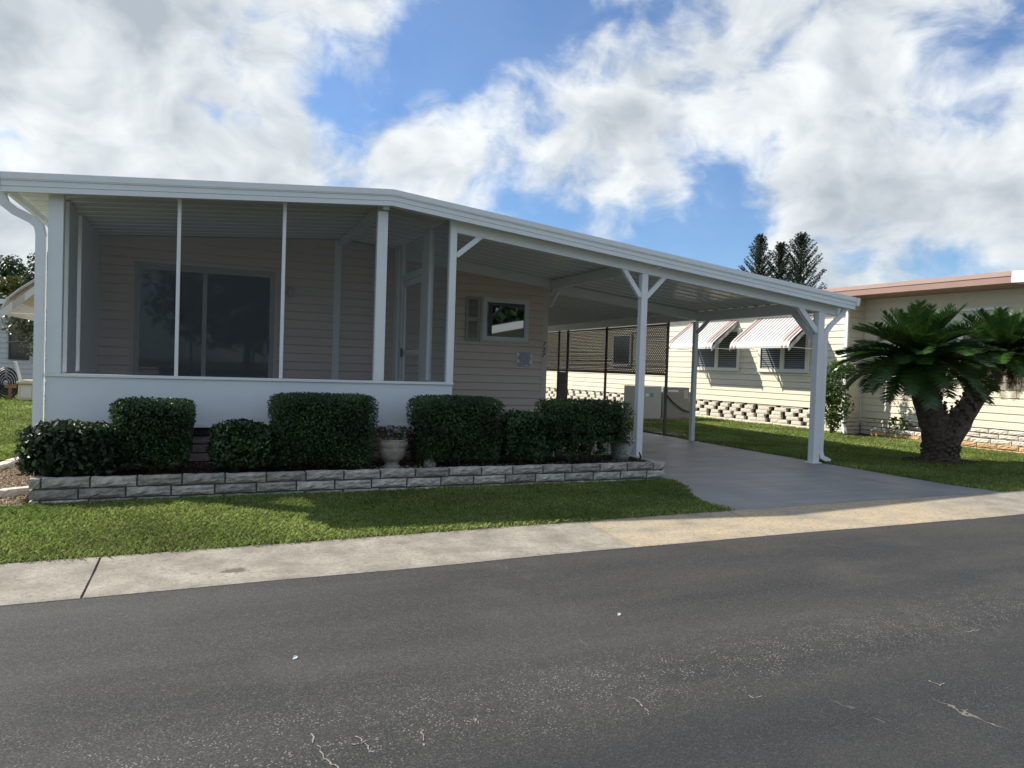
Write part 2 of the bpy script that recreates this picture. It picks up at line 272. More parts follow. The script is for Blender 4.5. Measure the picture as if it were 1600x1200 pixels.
# ------------------------------------------------------------------ mesh helpers
class MB:
    def __init__(s): s.v = []; s.f = []
    def add(s, vs_, fs):
        n = len(s.v); s.v += [tuple(v) for v in vs_]; s.f += [tuple(i+n for i in f) for f in fs]; return s
    def box(s, x0, x1, y0, y1, z0, z1):
        return s.add([(x, y, z) for z in (z0, z1) for y in (y0, y1) for x in (x0, x1)],
                     [(0, 2, 3, 1), (4, 5, 7, 6), (0, 1, 5, 4), (2, 6, 7, 3), (0, 4, 6, 2), (1, 3, 7, 5)])
    def bar(s, a, b, w, h, upv=(0, 0, 1)):
        a = Vector(a); b = Vector(b); d = (b-a).normalized(); u = Vector(upv)
        if abs(d.dot(u)) > 0.98: u = Vector((0, 1, 0))
        sd = d.cross(u).normalized(); uu = sd.cross(d)
        vv = [p + sd*(i*w/2) + uu*(j*h/2) for p in (a, b) for j in (-1, 1) for i in (-1, 1)]
        return s.add(vv, [(0, 2, 3, 1), (4, 5, 7, 6), (0, 1, 5, 4), (2, 6, 7, 3), (0, 4, 6, 2), (1, 3, 7, 5)])
    def tube(s, pts, rads, n=8, cap=True, flat=None):
        pts = [Vector(p) for p in pts]; base = len(s.v); prev = None
        for i, p in enumerate(pts):
            d = (pts[min(i+1, len(pts)-1)] - pts[max(i-1, 0)]).normalized()
            if prev is None:
                u = d.cross(Vector((0, 0, 1)))
                if u.length < 0.1: u = d.cross(Vector((0, 1, 0)))
            else: u = prev - d*prev.dot(d)
            u.normalize(); prev = u; w = d.cross(u)
            r = rads[i] if isinstance(rads, (list, tuple)) else rads
            for k in range(n):
                t = 2*math.pi*(k+0.5)/n; s.v.append(tuple(p + (u*math.cos(t) + w*math.sin(t))*r))
        for i in range(len(pts)-1):
            for k in range(n):
                a = base+i*n+k; b = base+i*n+(k+1) % n; s.f.append((a, b, b+n, a+n))
        if cap: s.f.append(tuple(base+k for k in range(n))[::-1]); s.f.append(tuple(base+(len(pts)-1)*n+k for k in range(n)))
        return s
    def lathe(s, prof, n=24, c=(0, 0, 0)):
        base = len(s.v)
        for r, z in prof:
            for k in range(n):
                t = 2*math.pi*k/n; s.v.append((c[0]+r*math.cos(t), c[1]+r*math.sin(t), c[2]+z))
        for i in range(len(prof)-1):
            for k in range(n):
                a = base+i*n+k; b = base+i*n+(k+1) % n; s.f.append((a, b, b+n, a+n))
        s.f.append(tuple(base+k for k in range(n))[::-1]); s.f.append(tuple(base+(len(prof)-1)*n+k for k in range(n)))
        return s
    def prism(s, poly, axis, a, b):
        # poly: list of 2D points; axis 'y': (x,z) extruded in y; 'x': (y,z) extruded in x; 'z': (x,y) extruded in z
        def P(p, t): return {'y': (p[0], t, p[1]), 'x': (t, p[0], p[1]), 'z': (p[0], p[1], t)}[axis]
        n = len(poly)
        s.add([P(p, a) for p in poly] + [P(p, b) for p in poly],
              [tuple(range(n))[::-1], tuple(range(n, 2*n))] + [(i, (i+1) % n, (i+1) % n+n, i+n) for i in range(n)])
        return s
    def mesh(s, name, m, smooth=False, bevel=0.0):
        me = bpy.data.meshes.new(name); me.from_pydata(s.v, [], s.f); me.validate()
        import bmesh
        bm = bmesh.new(); bm.from_mesh(me); bmesh.ops.recalc_face_normals(bm, faces=bm.faces)
        if bevel: bmesh.ops.bevel(bm, geom=list(bm.edges), offset=bevel, segments=1, affect='EDGES')
        bm.to_mesh(me); bm.free()
        me.materials.append(m)
        if smooth: me.polygons.foreach_set('use_smooth', [True]*len(me.polygons))
        return me
    def build(s, name, m, parent=None, smooth=False, bevel=0.0): return link(name, s.mesh(name, m, smooth, bevel), parent)
def link(name, me, parent=None, loc=None, rot=None, scale=None):
    o = bpy.data.objects.new(name, me); COL.objects.link(o)
    if parent is not None: o.parent = parent
    if loc is not None: o.location = loc
    if rot is not None: o.rotation_euler = rot
    if scale is not None: o.scale = scale
    return o
def thing(name, label, cat, loc=(0, 0, 0), rz=0.0, group=None):
    o = link(name, None, None, loc, (0, 0, rz)); o['label'] = label; o['category'] = cat
    if group: o['group'] = group
    return o
def tag(o, label, cat, group=None):
    o['label'] = label; o['category'] = cat
    if group: o['group'] = group
    return o
def struct(o, label=None): o['kind'] = 'structure'; o['label'] = label or o.name.replace('_', ' '); return o
def np_mesh(name, V, nper, m, tone=None, smooth=False):
    """V: (n, nper, 3) separate polygons"""
    n = V.shape[0]; me = bpy.data.meshes.new(name)
    me.vertices.add(n*nper); me.vertices.foreach_set('co', V.reshape(-1).astype(np.float32))
    me.loops.add(n*nper); me.loops.foreach_set('vertex_index', np.arange(n*nper, dtype=np.int32))
    me.polygons.add(n); me.polygons.foreach_set('loop_start', np.arange(0, n*nper, nper, dtype=np.int32))
    me.update(calc_edges=True)
    a = me.attributes.new('tone', 'FLOAT', 'FACE')
    a.data.foreach_set('value', (np.ones(n) if tone is None else tone).astype(np.float32))
    me.materials.append(m); return me
def unit(a): return a/np.maximum(np.linalg.norm(a, axis=-1, keepdims=True), 1e-9)
def leaves(P, Nrm, size, jitter=0.9, aspect=0.55, up=0.0):
    """rhombic leaves at P, roughly facing Nrm"""
    n = len(P); Nn = unit(Nrm + rng.normal(0, jitter, (n, 3)) + np.array([0, 0, up]))
    t = unit(np.cross(Nn, rng.normal(0, 1, (n, 3)))); b = np.cross(Nn, t)
    s = (size*rng.uniform(0.65, 1.35, (n, 1)))
    return np.stack([P - t*s*0.5, P + b*s*aspect*0.5 + Nn*s*0.08, P + t*s*0.5, P - b*s*aspect*0.5 + Nn*s*0.08], axis=1)

# ------------------------------------------------------------------ ground, road, kerb, driveway
KX = [-40, -1.28, 0.83, 3.32, 5.08, 10.1, 40]; KY = [3.95, 5.79, 5.905, 6.06, 6.15, 6.37, 7.7]
RX = [-40, -1.09, 0.71, 3.23, 8.45, 40]; RY = [3.0, 4.95, 5.03, 5.17, 5.31, 6.3]
def kin(x): return float(np.interp(x, KX, KY))
def kout(x): return float(np.interp(x, RX, RY))
g = MB(); g.add([(-300, -300, -0.06), (300, -300, -0.06), (300, 400, -0.06), (-300, 400, -0.06)], [(0, 1, 2, 3)])
struct(g.build('ground', grassbase), 'flat grassy ground reaching to the horizon')
xs = list(np.linspace(-40, 40, 81))
rd = MB()
for a, b in zip(xs[:-1], xs[1:]):
    rd.add([(a, kout(a)-7.2, -0.02), (b, kout(b)-7.2, -0.02), (b, kout(b)+0.03, -0.02), (a, kout(a)+0.03, -0.02)], [(0, 1, 2, 3)])
struct(rd.build('road', MATS['asphalt']), 'dark worn asphalt road')
kerb = struct(link('kerb', None), 'flat concrete kerb strip')
jx = [-40, -28, -19, -14, -9.6, -5.2, -0.69, 3.30, 5.02, 7.55, 8.55, 12.9, 17.3, 21.7, 30, 40]
for a, b in zip(jx[:-1], jx[1:]):
    sb = MB(); n = max(3, int((b-a)/0.4)); xx = np.linspace(a+0.008, b-0.008, n); secs = []
    for x in xx:
        yo, yi = kout(x), kin(x); wv = 0.006*math.sin(x*9.1)+0.005*math.sin(x*23)+random.uniform(-.004, .004)
        secs.append([(x, yo+wv, -0.055), (x, yo+wv, -0.0165), (x, yo+0.04+wv, -0.011), (x, yo+(yi-yo)*0.5, -0.004), (x, yi-0.05, 0.022), (x, yi, 0.018), (x, yi, -0.055)])
    for s in secs: sb.v += s
    k = len(secs[0])
    for i in range(n-1):
        for j in range(k-1): sb.f.append((i*k+j, (i+1)*k+j, (i+1)*k+j+1, i*k+j+1))
    sb.f.append(tuple(range(k))); sb.f.append(tuple((n-1)*k+i for i in range(k)))
    sb.build('slab', MATS['kerb'], kerb)
def kerb_bed():
    b = MB()
    for a, c in zip(xs[:-1], xs[1:]): b.add([(a, kout(a)+0.01, -0.024), (c, kout(c)+0.01, -0.024), (c, kin(c)-0.01, 0.004), (a, kin(a)-0.01, 0.004)], [(0, 1, 2, 3)])
    b.build('joint_bed', mortar, kerb)
kerb_bed()
# oil stain on the kerb
def blob(name, cx, cy_, rx, ry, z, m, n=22, parent=None):
    b = MB(); pts = [(cx+rx*math.cos(t)*(1+random.uniform(-.25, .25)), cy_+ry*math.sin(t)*(1+random.uniform(-.25, .25)), z) for t in np.linspace(0, 2*math.pi, n, endpoint=False)]
    b.add(pts, [tuple(range(n))]); return b.build(name, m, parent)
stain = mat('oil_stain', (0.16, 0.145, 0.12), 0.9, col2=(0.10, 0.09, 0.07), scale=30)
DR = 9.46
# driveway: flares out to the left at the kerb
dv = MB()
edge = [(5.12, kin(5.12)), (5.0, 6.4), (5.15, 6.9), (5.5, 7.55), (5.66, 8.1), (5.68, 26)]
poly = [(p[0], p[1]) for p in edge] + [(DR+0.02, 26), (DR, 8.0), (DR+0.02, 6.95), (9.65, kin(9.65))]
poly += [(x, kin(x)+0.002) for x in (8.5, 7.5, 6.5, 5.8)]
dv.prism(poly, 'z', -0.055, 0.020)
def drive_wear():
    N = drivem.node_tree.nodes; L = drivem.node_tree.links; b = N['Principled BSDF']; tc = N['Texture Coordinate']
    src = b.inputs['Base Color'].links[0].from_socket
    def layer(src, st, sc, lo, hi, amt, col):
        mp = N.new('ShaderNodeMapping'); mp.inputs['Scale'].default_value = st; L.new(tc.outputs['Object'], mp.inputs[0])
        n = N.new('ShaderNodeTexNoise'); n.inputs['Scale'].default_value = sc; n.inputs['Detail'].default_value = 6; n.inputs['Roughness'].default_value = .65; L.new(mp.outputs[0], n.inputs['Vector'])
        r = N.new('ShaderNodeMapRange'); r.inputs[1].default_value = lo; r.inputs[2].default_value = hi; r.inputs[4].default_value = amt; L.new(n.outputs['Fac'], r.inputs[0])
        x = N.new('ShaderNodeMix'); x.data_type = 'RGBA'; L.new(r.outputs[0], x.inputs['Factor']); L.new(src, x.inputs['A']); x.inputs['B'].default_value = (*col, 1); return x.outputs['Result'], n
    src, n1 = layer(src, (.5, 3.0, 1), 1.6, .52, .72, .55, (.27, .28, .29))
    src, n2 = layer(src, (2.5, .35, 1), 1.4, .58, .72, .55, (.10, .11, .12))
    src, n3 = layer(src, (1, 1, 1), 26, .62, .72, .5, (.11, .115, .12))
    L.new(src, b.inputs['Base Color'])
    rr = N.new('ShaderNodeMapRange'); rr.inputs[1].default_value = .35; rr.inputs[2].default_value = .7; rr.inputs[3].default_value = .42; rr.inputs[4].default_value = .62; L.new(n1.outputs['Fac'], rr.inputs[0]); L.new(rr.outputs[0], b.inputs['Roughness'])
drive_wear()
struct(dv.build('driveway', drivem), 'grey painted concrete driveway under the carport')

# lawns: soil sheets with real grass blades
def in_poly(px, py, poly):
    ins = np.zeros(len(px), bool); j = len(poly)-1
    for i in range(len(poly)):
        xi, yi = poly[i]; xj, yj = poly[j]
        c = ((yi > py) != (yj > py)) & (px < (xj-xi)*(py-yi)/((yj-yi)+1e-12)+xi); ins ^= c; j = i
    return ins
PLX0, PLY0, PLX1, PLY1 = -1.545, 7.93, 5.56, 8.06      # planter wall base line
frontlawn = [(x, kin(x)) for x in np.linspace(-12, 5.1, 24)] + [(5.0, 6.4), (5.15, 6.9), (5.5, 7.55), (5.62, 8.02), (PLX1, PLY1-.02), (PLX0, PLY0-.02), (-1.9, 8.0), (-2.35, 8.6), (-2.6, 11.2), (-2.1, 11.4), (-2.1, 40), (-12, 40)]
rightlawn = [(9.65, kin(9.65)), (DR+.03, 6.95), (DR+.01, 8), (DR+.03, 26), (14.5, 26), (14.6, 20.2), (15.0, 15.4), (15.0, 13.2), (15.15, 9.6), (15.3, 8), (22, 8), (22, kin(22)), (16, kin(16)), (13, kin(13)), (11, kin(11))]
def lawn(name, poly, zones, label, lname):
    s = MB(); s.prism(poly, 'z', -0.055, 0.022); struct(s.build(name, grassbase), label+' soil')
    Vs = []; Ts = []
    for (x0, x1, y0, y1, dens, h, w) in zones:
        n = int((x1-x0)*(y1-y0)*dens); X = rng.uniform(x0, x1, n); Y = rng.uniform(y0, y1, n)
        k = in_poly(X, Y, poly)
        if dens > 1500:  # ragged border over the kerb and drive
            k2 = in_poly(X, Y+0.05, poly) | in_poly(X-0.03, Y, poly); k = k | (k2 & (rng.random(n) < 0.45))
        X = X[k]; Y = Y[k]; n = len(X)
        patch = 0.5+0.25*np.sin(X*2.1+1.3*np.sin(Y*1.7))+0.25*np.sin(Y*2.9+X*0.8+np.sin(X*3.3))
        hh = h*rng.uniform(0.55, 1.3, n)*(0.8+0.4*patch); a = rng.uniform(0, 2*math.pi, n); ln = hh*rng.uniform(0.25, 1.25, n)
        dx, dy = np.cos(a), np.sin(a); wx, wy = -dy*w/2, dx*w/2
        z0 = np.full(n, 0.015)
        A = np.stack([X-wx, Y-wy, z0], 1); B = np.stack([X+wx, Y+wy, z0], 1)
        Cc = np.stack([X+dx*ln*.45+wx*.8, Y+dy*ln*.45+wy*.8, z0+hh*.72], 1); D = np.stack([X+dx*ln, Y+dy*ln, z0+hh], 1)
        E_ = np.stack([X+dx*ln*.45-wx*.8, Y+dy*ln*.45-wy*.8, z0+hh*.72], 1)
        Vs.append(np.stack([A, B, Cc, D, E_], 1)); t = rng.uniform(0.55, 1.25, n)*(0.75+0.45*patch)
        Ts.append(t)
    me = np_mesh(lname, np.concatenate(Vs), 5, grassm, np.concatenate(Ts))
    o = link(lname, me); o['kind'] = 'stuff'; o['label'] = label; o['category'] = 'grass'
    allV = np.concatenate(Vs); k = rng.random(len(allV)) < .10; T = allV[k].copy(); c = T[:, :1].copy(); ca = rng.uniform(0, 6.28, len(T)); off = np.stack([rng.normal(0, .02, len(T)), rng.normal(0, .02, len(T)), np.full(len(T), .012)], 1)
    T = c+(T-c)*np.array([1.3, 1.3, .55])+off[:, None]
    o = link('dry_grass', np_mesh('dry_grass', T, 5, thatch, rng.uniform(.5, 1.3, len(T)))); o['kind'] = 'stuff'; o['label'] = 'dry straw blades in the '+('front lawn' if name == 'front_lawn' else 'side lawn'); o['category'] = 'grass'
lawn('front_lawn', frontlawn, [(-2.6, 5.7, 5.7, 8.2, 6200, .037, .008), (-6, -2.6, 5.3, 8.2, 900, .05, .012), (-6, -1.8, 8.0, 14, 2200, .042, .010), (-9, -2.0, 14, 32, 420, .06, .02)], 'short sunlit and shaded lawn grass in front of the planter', 'lawn_grass')
lawn('side_lawn', rightlawn, [(9.4, 15.2, 6.2, 10.5, 2900, .038, .010), (9.4, 15.2, 10.5, 17, 1500, .045, .012), (9.4, 15, 17, 26, 500, .05, .018), (15.2, 19, 6.3, 8.2, 300, .05, .02)], 'lawn grass between the driveway and the cream neighbouring house', 'lawn_grass')

# ------------------------------------------------------------------ main mobile home
RIDX, RIDZ, SL, SR_ = 2.05, 3.61, 0.078, 0.1062
XL, XR = -2.05, 9.86
def rtop(x): return RIDZ - (SL*(RIDX-x) if x < RIDX else SR_*(x-RIDX))
def ceil_(x): return rtop(x) - 0.10
YF, YB, YR = 9.24, 12.5, 9.05          # facade posts, house wall, roof front edge
YEND = 24.0
home = thing('mobile_home', 'taupe mobile home with white screened porch and open carport', 'house', (0, 0, 0))
# roof > roof_pan, fascia
roof = MB(); 
for (a, b) in ((XL, RIDX), (RIDX, XR)):
    roof.add([(a, YR+.03, rtop(a)-.012), (b, YR+.03, rtop(b)-.012), (b, YEND, rtop(b)-.012), (a, YEND, rtop(a)-.012), (a, YR+.03, rtop(a)-.06), (b, YR+.03, rtop(b)-.06), (b, YEND, rtop(b)-.06), (a, YEND, rtop(a)-.06)],
             [(0, 1, 2, 3), (7, 6, 5, 4), (0, 4, 5, 1), (2, 6, 7, 3), (1, 5, 6, 2), (3, 7, 4, 0)])
roof = roof.build('roof', white, home)
for side, (a, b) in enumerate(((XL+.06, RIDX), (RIDX, XR-.06))):
    p = MB(); n = 0.3
    prof = [(0.0, 0.038), (0.0, -0.002), (0.012, -0.002), (0.022, 0.012), (0.135, 0.012), (0.142, 0.009), (0.158, 0.009), (0.165, 0.012), (0.278, 0.012), (0.288, -0.002), (0.298, -0.002), (0.298, 0.038)]
    p.v += [(a, y, ceil_(a)+z) for y, z in prof] + [(b, y, ceil_(b)+z) for y, z in prof]
    k = len(prof); p.f += [(i, (i+1) % k, (i+1) % k+k, i+k) for i in range(k)] + [tuple(range(k)), tuple(range(k, 2*k))]
    me = p.mesh('roof_pan', ceilm); y = YR+.06
    while y < YEND-.3: link('roof_pan', me, roof, (0, y, 0)); y += 0.3
for (a, b) in ((XL, RIDX), (RIDX, XR)):
    f = MB(); 
    for (z0, z1, y0, y1) in ((-.062, .004, -.05, .03), (-.135, -.064, -.032, .03), (-.195, -.137, -.026, .03), (-.075, -.062, -.044, .0)):
        f.add([(a, YR+y0, rtop(a)+z0), (b, YR+y0, rtop(b)+z0), (b, YR+y1, rtop(b)+z0), (a, YR+y1, rtop(a)+z0), (a, YR+y0, rtop(a)+z1), (b, YR+y0, rtop(b)+z1), (b, YR+y1, rtop(b)+z1), (a, YR+y1, rtop(a)+z1)],
              [(0, 1, 2, 3), (7, 6, 5, 4), (0, 4, 5, 1), (2, 6, 7, 3), (1, 5, 6, 2), (3, 7, 4, 0)])
    f.build('fascia', white, roof)
gl = MB(); zt = rtop(XL)
gl.prism([(XL-.10, zt), (XL-.10, zt-.04), (XL-.085, zt-.055), (XL-.085, zt-.09), (XL-.05, zt-.135), (XL-.002, zt-.135), (XL-.002, zt)], 'y', YR-.058, YEND); gl.build('gutter', white, roof)
gr = MB(); zt = rtop(XR)
gr.prism([(XR+.07, zt), (XR+.07, zt-.05), (XR+.05, zt-.13), (XR+.002, zt-.13), (XR+.002, zt)], 'y', YR-.058, YEND); gr.build('gutter', white, roof)
# front beams (sloped) and rafters
def slopebeam(name, x0, x1, y0, y1, depth, off=0.0, m=white):
    b = MB(); b.add([(x, y, ceil_(x)+off-t) for x in (x0, x1) for y in (y0, y1) for t in (0, depth)], [(0, 1, 3, 2), (4, 6, 7, 5), (0, 4, 5, 1), (2, 3, 7, 6), (0, 2, 6, 4), (1, 5, 7, 3)])
    return b.build(name, m, home)
slopebeam('beam', 2.962, 9.66, YF-.04, YF+.04, 0.215)
slopebeam('beam', 2.96, 6.02, YB-.085, YB-.03, 0.155)
slopebeam('beam', 6.02, 9.45, YB+.16, YB+.24, 0.175)
for x, y0, y1, d in ((5.90, YF+.042, YB-.09, .17), (9.40, YF+.042, YB+.158, .20), (9.40, YB+.242, 22, .17)):
    b = MB(); b.box(x-.04, x+.04, y0, y1, ceil_(x)-d, ceil_(x)-.004); b.build('beam', white, home)
b = MB(); b.box(RIDX-.10, RIDX-.02, 9.11, YB-.01, ceil_(RIDX)-.13, ceil_(RIDX)-.012); b.build('ridge_beam', white, home)
for x in (6.07, 9.62):
    b = MB(); b.box(x-.035, x+.035, 9.10, YF-.042, ceil_(x)-.115, ceil_(x)-.012); b.build('beam_end', white, home, bevel=.004)
# porch frame
def porch_header(x0, x1): slopebeam('header', x0, x1, YF-.035, YF+.035, 0.07)
porch_header(-1.50, 1.895); porch_header(2.045, 2.868)
def post(x0, x1, y0, y1, z0, z1, name='post'): b = MB(); b.box(x0, x1, y0, y1, z0, z1); return b.build(name, white, home, bevel=.004)
post(-1.655, -1.512, YF-.045, YF+.06, 1.222, ceil_(-1.6)-.005)
post(-0.392, -0.352, YF-.03, YF+.03, 1.222, ceil_(-.37)-.068, 'mullion'); post(0.762, 0.802, YF-.03, YF+.03, 1.222, ceil_(.78)-.068, 'mullion')
post(1.905, 2.035, YF-.05, YF+.06, 1.222, ceil_(1.97)-.135)
post(2.868, 2.960, YF-.045, YF+.055, 1.222, ceil_(2.92)-.005)
b = MB(); b.box(-1.66, 2.967, YF-.055, YF+.06, 1.188, 1.221); b.build('sill', white, home, bevel=.003)
for x0, x1 in ((-1.652, .7790), (.7795, 2.955)):
    b = MB(); b.box(x0, x1, YF-.035, YF+.04, 0.668, 1.187); b.build('kneewall_panel', whiteP, home)
b = MB(); b.box(-1.655, 2.962, YF-.042, YF+.03, 0.63, 0.667); b.build('bottom_channel', white, home)
b = MB(); b.box(-1.62, 2.94, YF-.01, YB, 0.54, 0.629); b.build('rim_board', darkm, home)
b = MB(); b.box(-1.62, 2.94, YF+.062, YB-.002, 0.63, 0.70); b.build('porch_floor', mat('porch_carpet', (0.16, 0.16, 0.155), 0.95, 0.3, 20), home)
def screen(pts, name='screen'):
    b = MB(); b.add(pts, [tuple(range(len(pts)))]); return b.build(name, MATS['screen'], home)
for x0, x1 in ((-1.512, -.392), (-.352, .762), (.802, 1.905), (2.035, 2.868)):
    screen([(x0, YF, 1.222), (x1, YF, 1.222), (x1, YF, ceil_(x1)-.07), (x0, YF, ceil_(x0)-.07)])
# porch left side: kneewall, two wide uprights and screens
b = MB(); b.box(-1.652, -1.58, YF+.062, YB-.02, .668, 1.187); b.build('kneewall_panel', whiteP, home)
b = MB(); b.box(-1.66, -1.57, YF+.064, YB-.02, 1.188, 1.221); b.build('sill', white, home)
post(-1.65, -1.57, 9.92, 10.02, 1.222, ceil_(-1.61)-.005); post(-1.645, -1.575, 10.03, 10.56, 1.222, ceil_(-1.61)-.005, 'side_panel')
post(-1.65, -1.57, 10.82, 11.30, 1.222, ceil_(-1.61)-.005); post(-1.645, -1.575, 11.32, 12.46, 1.222, ceil_(-1.61)-.005, 'side_panel')
for y0, y1 in ((YF+.06, 9.92), (10.56, 10.82)):
    screen([(-1.61, y0, 1.222), (-1.61, y1, 1.222), (-1.61, y1, ceil_(-1.61)-.01), (-1.61, y0, ceil_(-1.61)-.01)])
# porch right side: kneewall, uprights, door with transom
XS = 2.925; cz = ceil_(XS)-.006
b = MB(); b.box(XS-.035, XS+.032, YF+.057, 10.25, .668, 1.187); b.build('kneewall_panel', whiteP, home)
b = MB(); b.box(XS-.045, XS+.04, YF+.058, 10.25, 1.188, 1.221); b.build('sill', white, home)
for y0, y1 in ((10.26, 10.62), (11.86, 12.0), (12.18, 12.40)): post(XS-.04, XS+.035, y0, y1, .705, cz)
b = MB(); b.box(XS-.035, XS+.03, 10.625, 11.855, 2.80, 2.90); b.build('transom_bar', white, home)
screen([(XS, YF+.06, 1.222), (XS, 10.25, 1.222), (XS, 10.25, cz), (XS, YF+.06, cz)])
screen([(XS, 10.625, 2.90), (XS, 11.855, 2.90), (XS, 11.855, cz), (XS, 10.625, cz)])
screen([(XS, 12.0, .72), (XS, 12.18, .72), (XS, 12.18, cz), (XS, 12.0, cz)])
door = MB()
for y0, y1, z0, z1 in ((10.65, 10.74, .71, 2.79), (11.74, 11.83, .71, 2.79), (10.74, 11.74, .71, .92), (10.74, 11.74, 1.60, 1.67), (10.74, 11.74, 2.70, 2.79)):
    door.box(XS-.02, XS+.02, y0, y1, z0, z1)
door = door.build('screen_door', white, home)
b = MB(); b.box(XS-.05, XS-.022, 11.75, 11.80, 1.56, 1.70); b.build('handle', darkframe, door)
b = MB(); b.add([(XS, 10.74, .92), (XS, 11.74, .92), (XS, 11.74, 2.70), (XS, 10.74, 2.70)], [(0, 1, 2, 3)]); b.build('screen', MATS['screen'], door)
# skirting under the porch: individual blocks
sk = MB(); sk.box(-1.60, 2.93, YF+.05, YF+.15, 0.0, .539); sk = sk.build('skirting', mortar, home)
bm_ = MB(); bm_.box(-.196, .196, -.03, .03, -.046, .046); skb = bm_.mesh('skirting_block', brickd, bevel=.006)
for c in range(5):
    x = -1.40+(0.2 if c % 2 else 0.0)
    while x < 2.8: link('block', skb, sk, (x, YF+.045+random.uniform(-.004, .004), .06+c*.105)); x += .405
# house body behind
wallp = [(-1.74, 0.45), (5.85, 0.45), (5.85, ceil_(5.85)-.002), (RIDX, ceil_(RIDX)-.002), (-1.74, ceil_(-1.74)-.002)]
w = MB(); w.prism(wallp, 'y', YB, YEND-.4); wall = w.build('wall', taupet, home)
def clap(L, pitch):
    p = MB(); prof = [(0, .011), (-.026, .009), (-.030, .012), (-.030, .020), (-.014, pitch-.002), (0, pitch-.002)]
    p.v += [(0, y, z) for y, z in prof] + [(L, y, z) for y, z in prof]; k = len(prof)
    p.f += [(i, (i+1) % k, (i+1) % k+k, i+k) for i in range(k)] + [tuple(range(k)), tuple(range(k, 2*k))]; return p
z = 0.46; PT = 0.137; cache = {}
while z < 3.45:
    zt = z+PT
    for (xa, xb) in ((-1.74, 2.88), (2.97, 5.74)):
        a, b_ = xa, xb
        if zt > ceil_(a): a = max(a, RIDX-(ceil_(RIDX)-zt)/SL)
        if zt > ceil_(b_): b_ = min(b_, RIDX+(ceil_(RIDX)-zt)/SR_)
        if b_-a < .1: continue
        key = round(b_-a, 3)
        if key not in cache: cache[key] = clap(b_-a, PT).mesh('siding_board', taupe)
        link('siding_board', cache[key], wall, (a, YB-.001, z))
    z += PT
b = MB(); b.box(5.742, 5.865, YB-.022, YB+.10, .30, ceil_(5.8)-.10); b.build('corner_trim', taupet, home)
b = MB(); b.box(-1.76, -1.68, YB-.02, YB+.05, .70, ceil_(-1.7)-.01); b.build('corner_trim', white, home)
b = MB(); b.box(1.87, 1.985, YB-.055, YB-.017, .70, ceil_(1.9)-.012); b.build('back_post', white, home)
b = MB(); b.box(-1.70, 5.80, YB+.03, YB+.10, .0, .449); b.build('underskirt', brickd, home)
# sliding glass door
sd = MB(); d0, d1, dt = -1.10, .93, 2.87
for x0, x1, z0, z1 in ((d0, d0+.042, .71, dt), (d1-.042, d1, .71, dt), (d0+.042, d1-.042, dt-.055, dt), (d0+.042, d1-.042, .71, .76)): sd.box(x0, x1, YB-.065, YB-.017, z0, z1)
doorf = mat('grey_door_frame', (0.34, 0.34, 0.33), 0.4, 0.05)
sd = sd.build('sliding_door', doorf, home)
for x0, x1, y in ((d0+.042, -.115, YB-.035), (-.115, d1-.042, YB-.05)):
    fr = MB()
    for a, b_, z0, z1 in ((x0, x0+0.032, .762, dt-.057), (x1-0.032, x1, .762, dt-.057), (x0+0.032, x1-0.032, dt-.10, dt-.057), (x0+0.032, x1-0.032, .762, .82)): fr.box(a, b_, y-.008, y+.012, z0, z1)
    fr.build('sash', doorf, sd)
    b = MB(); b.box(x0+0.032, x1-0.032, y+.0, y+.006, .82, dt-.10); b.build('pane', MATS['doorglass'], sd)
b = MB(); b.box(d1-.10, d1-.07, YB-.085, YB-.06, 1.55, 1.85); b.build('handle', blackm, sd)
# casing round the sliding door
cs = MB()
for x0, x1, z0, z1 in ((d0-.05, d0-.002, .705, dt+.05), (d1+.002, d1+.05, .705, dt+.05), (d0-.002, d1+.002, dt+.002, dt+.05)): cs.box(x0, x1, YB-.05, YB-.017, z0, z1)
cs.build('casing', taupet, home)
# wall lamp in the porch
lp = MB(); lp.box(1.13, 1.20, YB-.05, YB-.017, 2.56, 2.64); lp.bar((1.165, YB-.05, 2.60), (1.165, YB-.12, 2.60), .03, .03); lp = lp.build('wall_lamp', darkframe, home)
b = MB(); b.lathe([(.02, .06), (.045, .04), (.05, -.06), (.03, -.08)], 12, (1.165, YB-.13, 2.57)); b.build('lamp_shade', mat('frosted', (.4, .42, .42), .3), lp)
# window with shutter on the carport wall
wn_ = MB(); x0, x1, z0, z1 = 4.53, 5.44, 1.92, 2.70
def frame(mb, x0, x1, z0, z1, t, y0, y1):
    mb.box(x0, x0+t, y0, y1, z0, z1); mb.box(x1-t, x1, y0, y1, z0, z1); mb.box(x0+t, x1-t, y0, y1, z1-t, z1); mb.box(x0+t, x1-t, y0, y1, z0, z0+t); return mb
wno = frame(MB(), x0, x1, z0, z1, .08, YB-.075, YB-.012).build('window', mat('window_frame_paint', (.66, .71, .71), .4, .05), home)
frame(MB(), x0-.035, x1+.035, z0-.035, z1+.035, .033, YB-.05, YB-.012).build('casing', taupet, wno)
b = MB(); b.box(x0+.08, x1-.08, YB-.045, YB-.038, z0+.08, z1-.08); b.build('pane', MATS['glass'], wno)
sh = frame(MB(), 4.215, 4.485, 1.90, 2.705, .05, YB-.05, YB-.012); sh.box(4.265, 4.435, YB-.05, YB-.012, 2.29, 2.33)
sh.box(4.265, 4.435, YB-.022, YB-.013, 1.95, 2.655); sh = sh.build('shutter', shutterm, home)
slm = MB(); slm.add([(4.266, -.012, 0), (4.434, -.012, 0), (4.434, .012, .016), (4.266, .012, .016), (4.266, -.012, -.005), (4.434, -.012, -.005), (4.434, .012, .011), (4.266, .012, .011)], [(0, 1, 2, 3), (7, 6, 5, 4), (0, 4, 5, 1), (2, 6, 7, 3), (1, 5, 6, 2), (3, 7, 4, 0)])
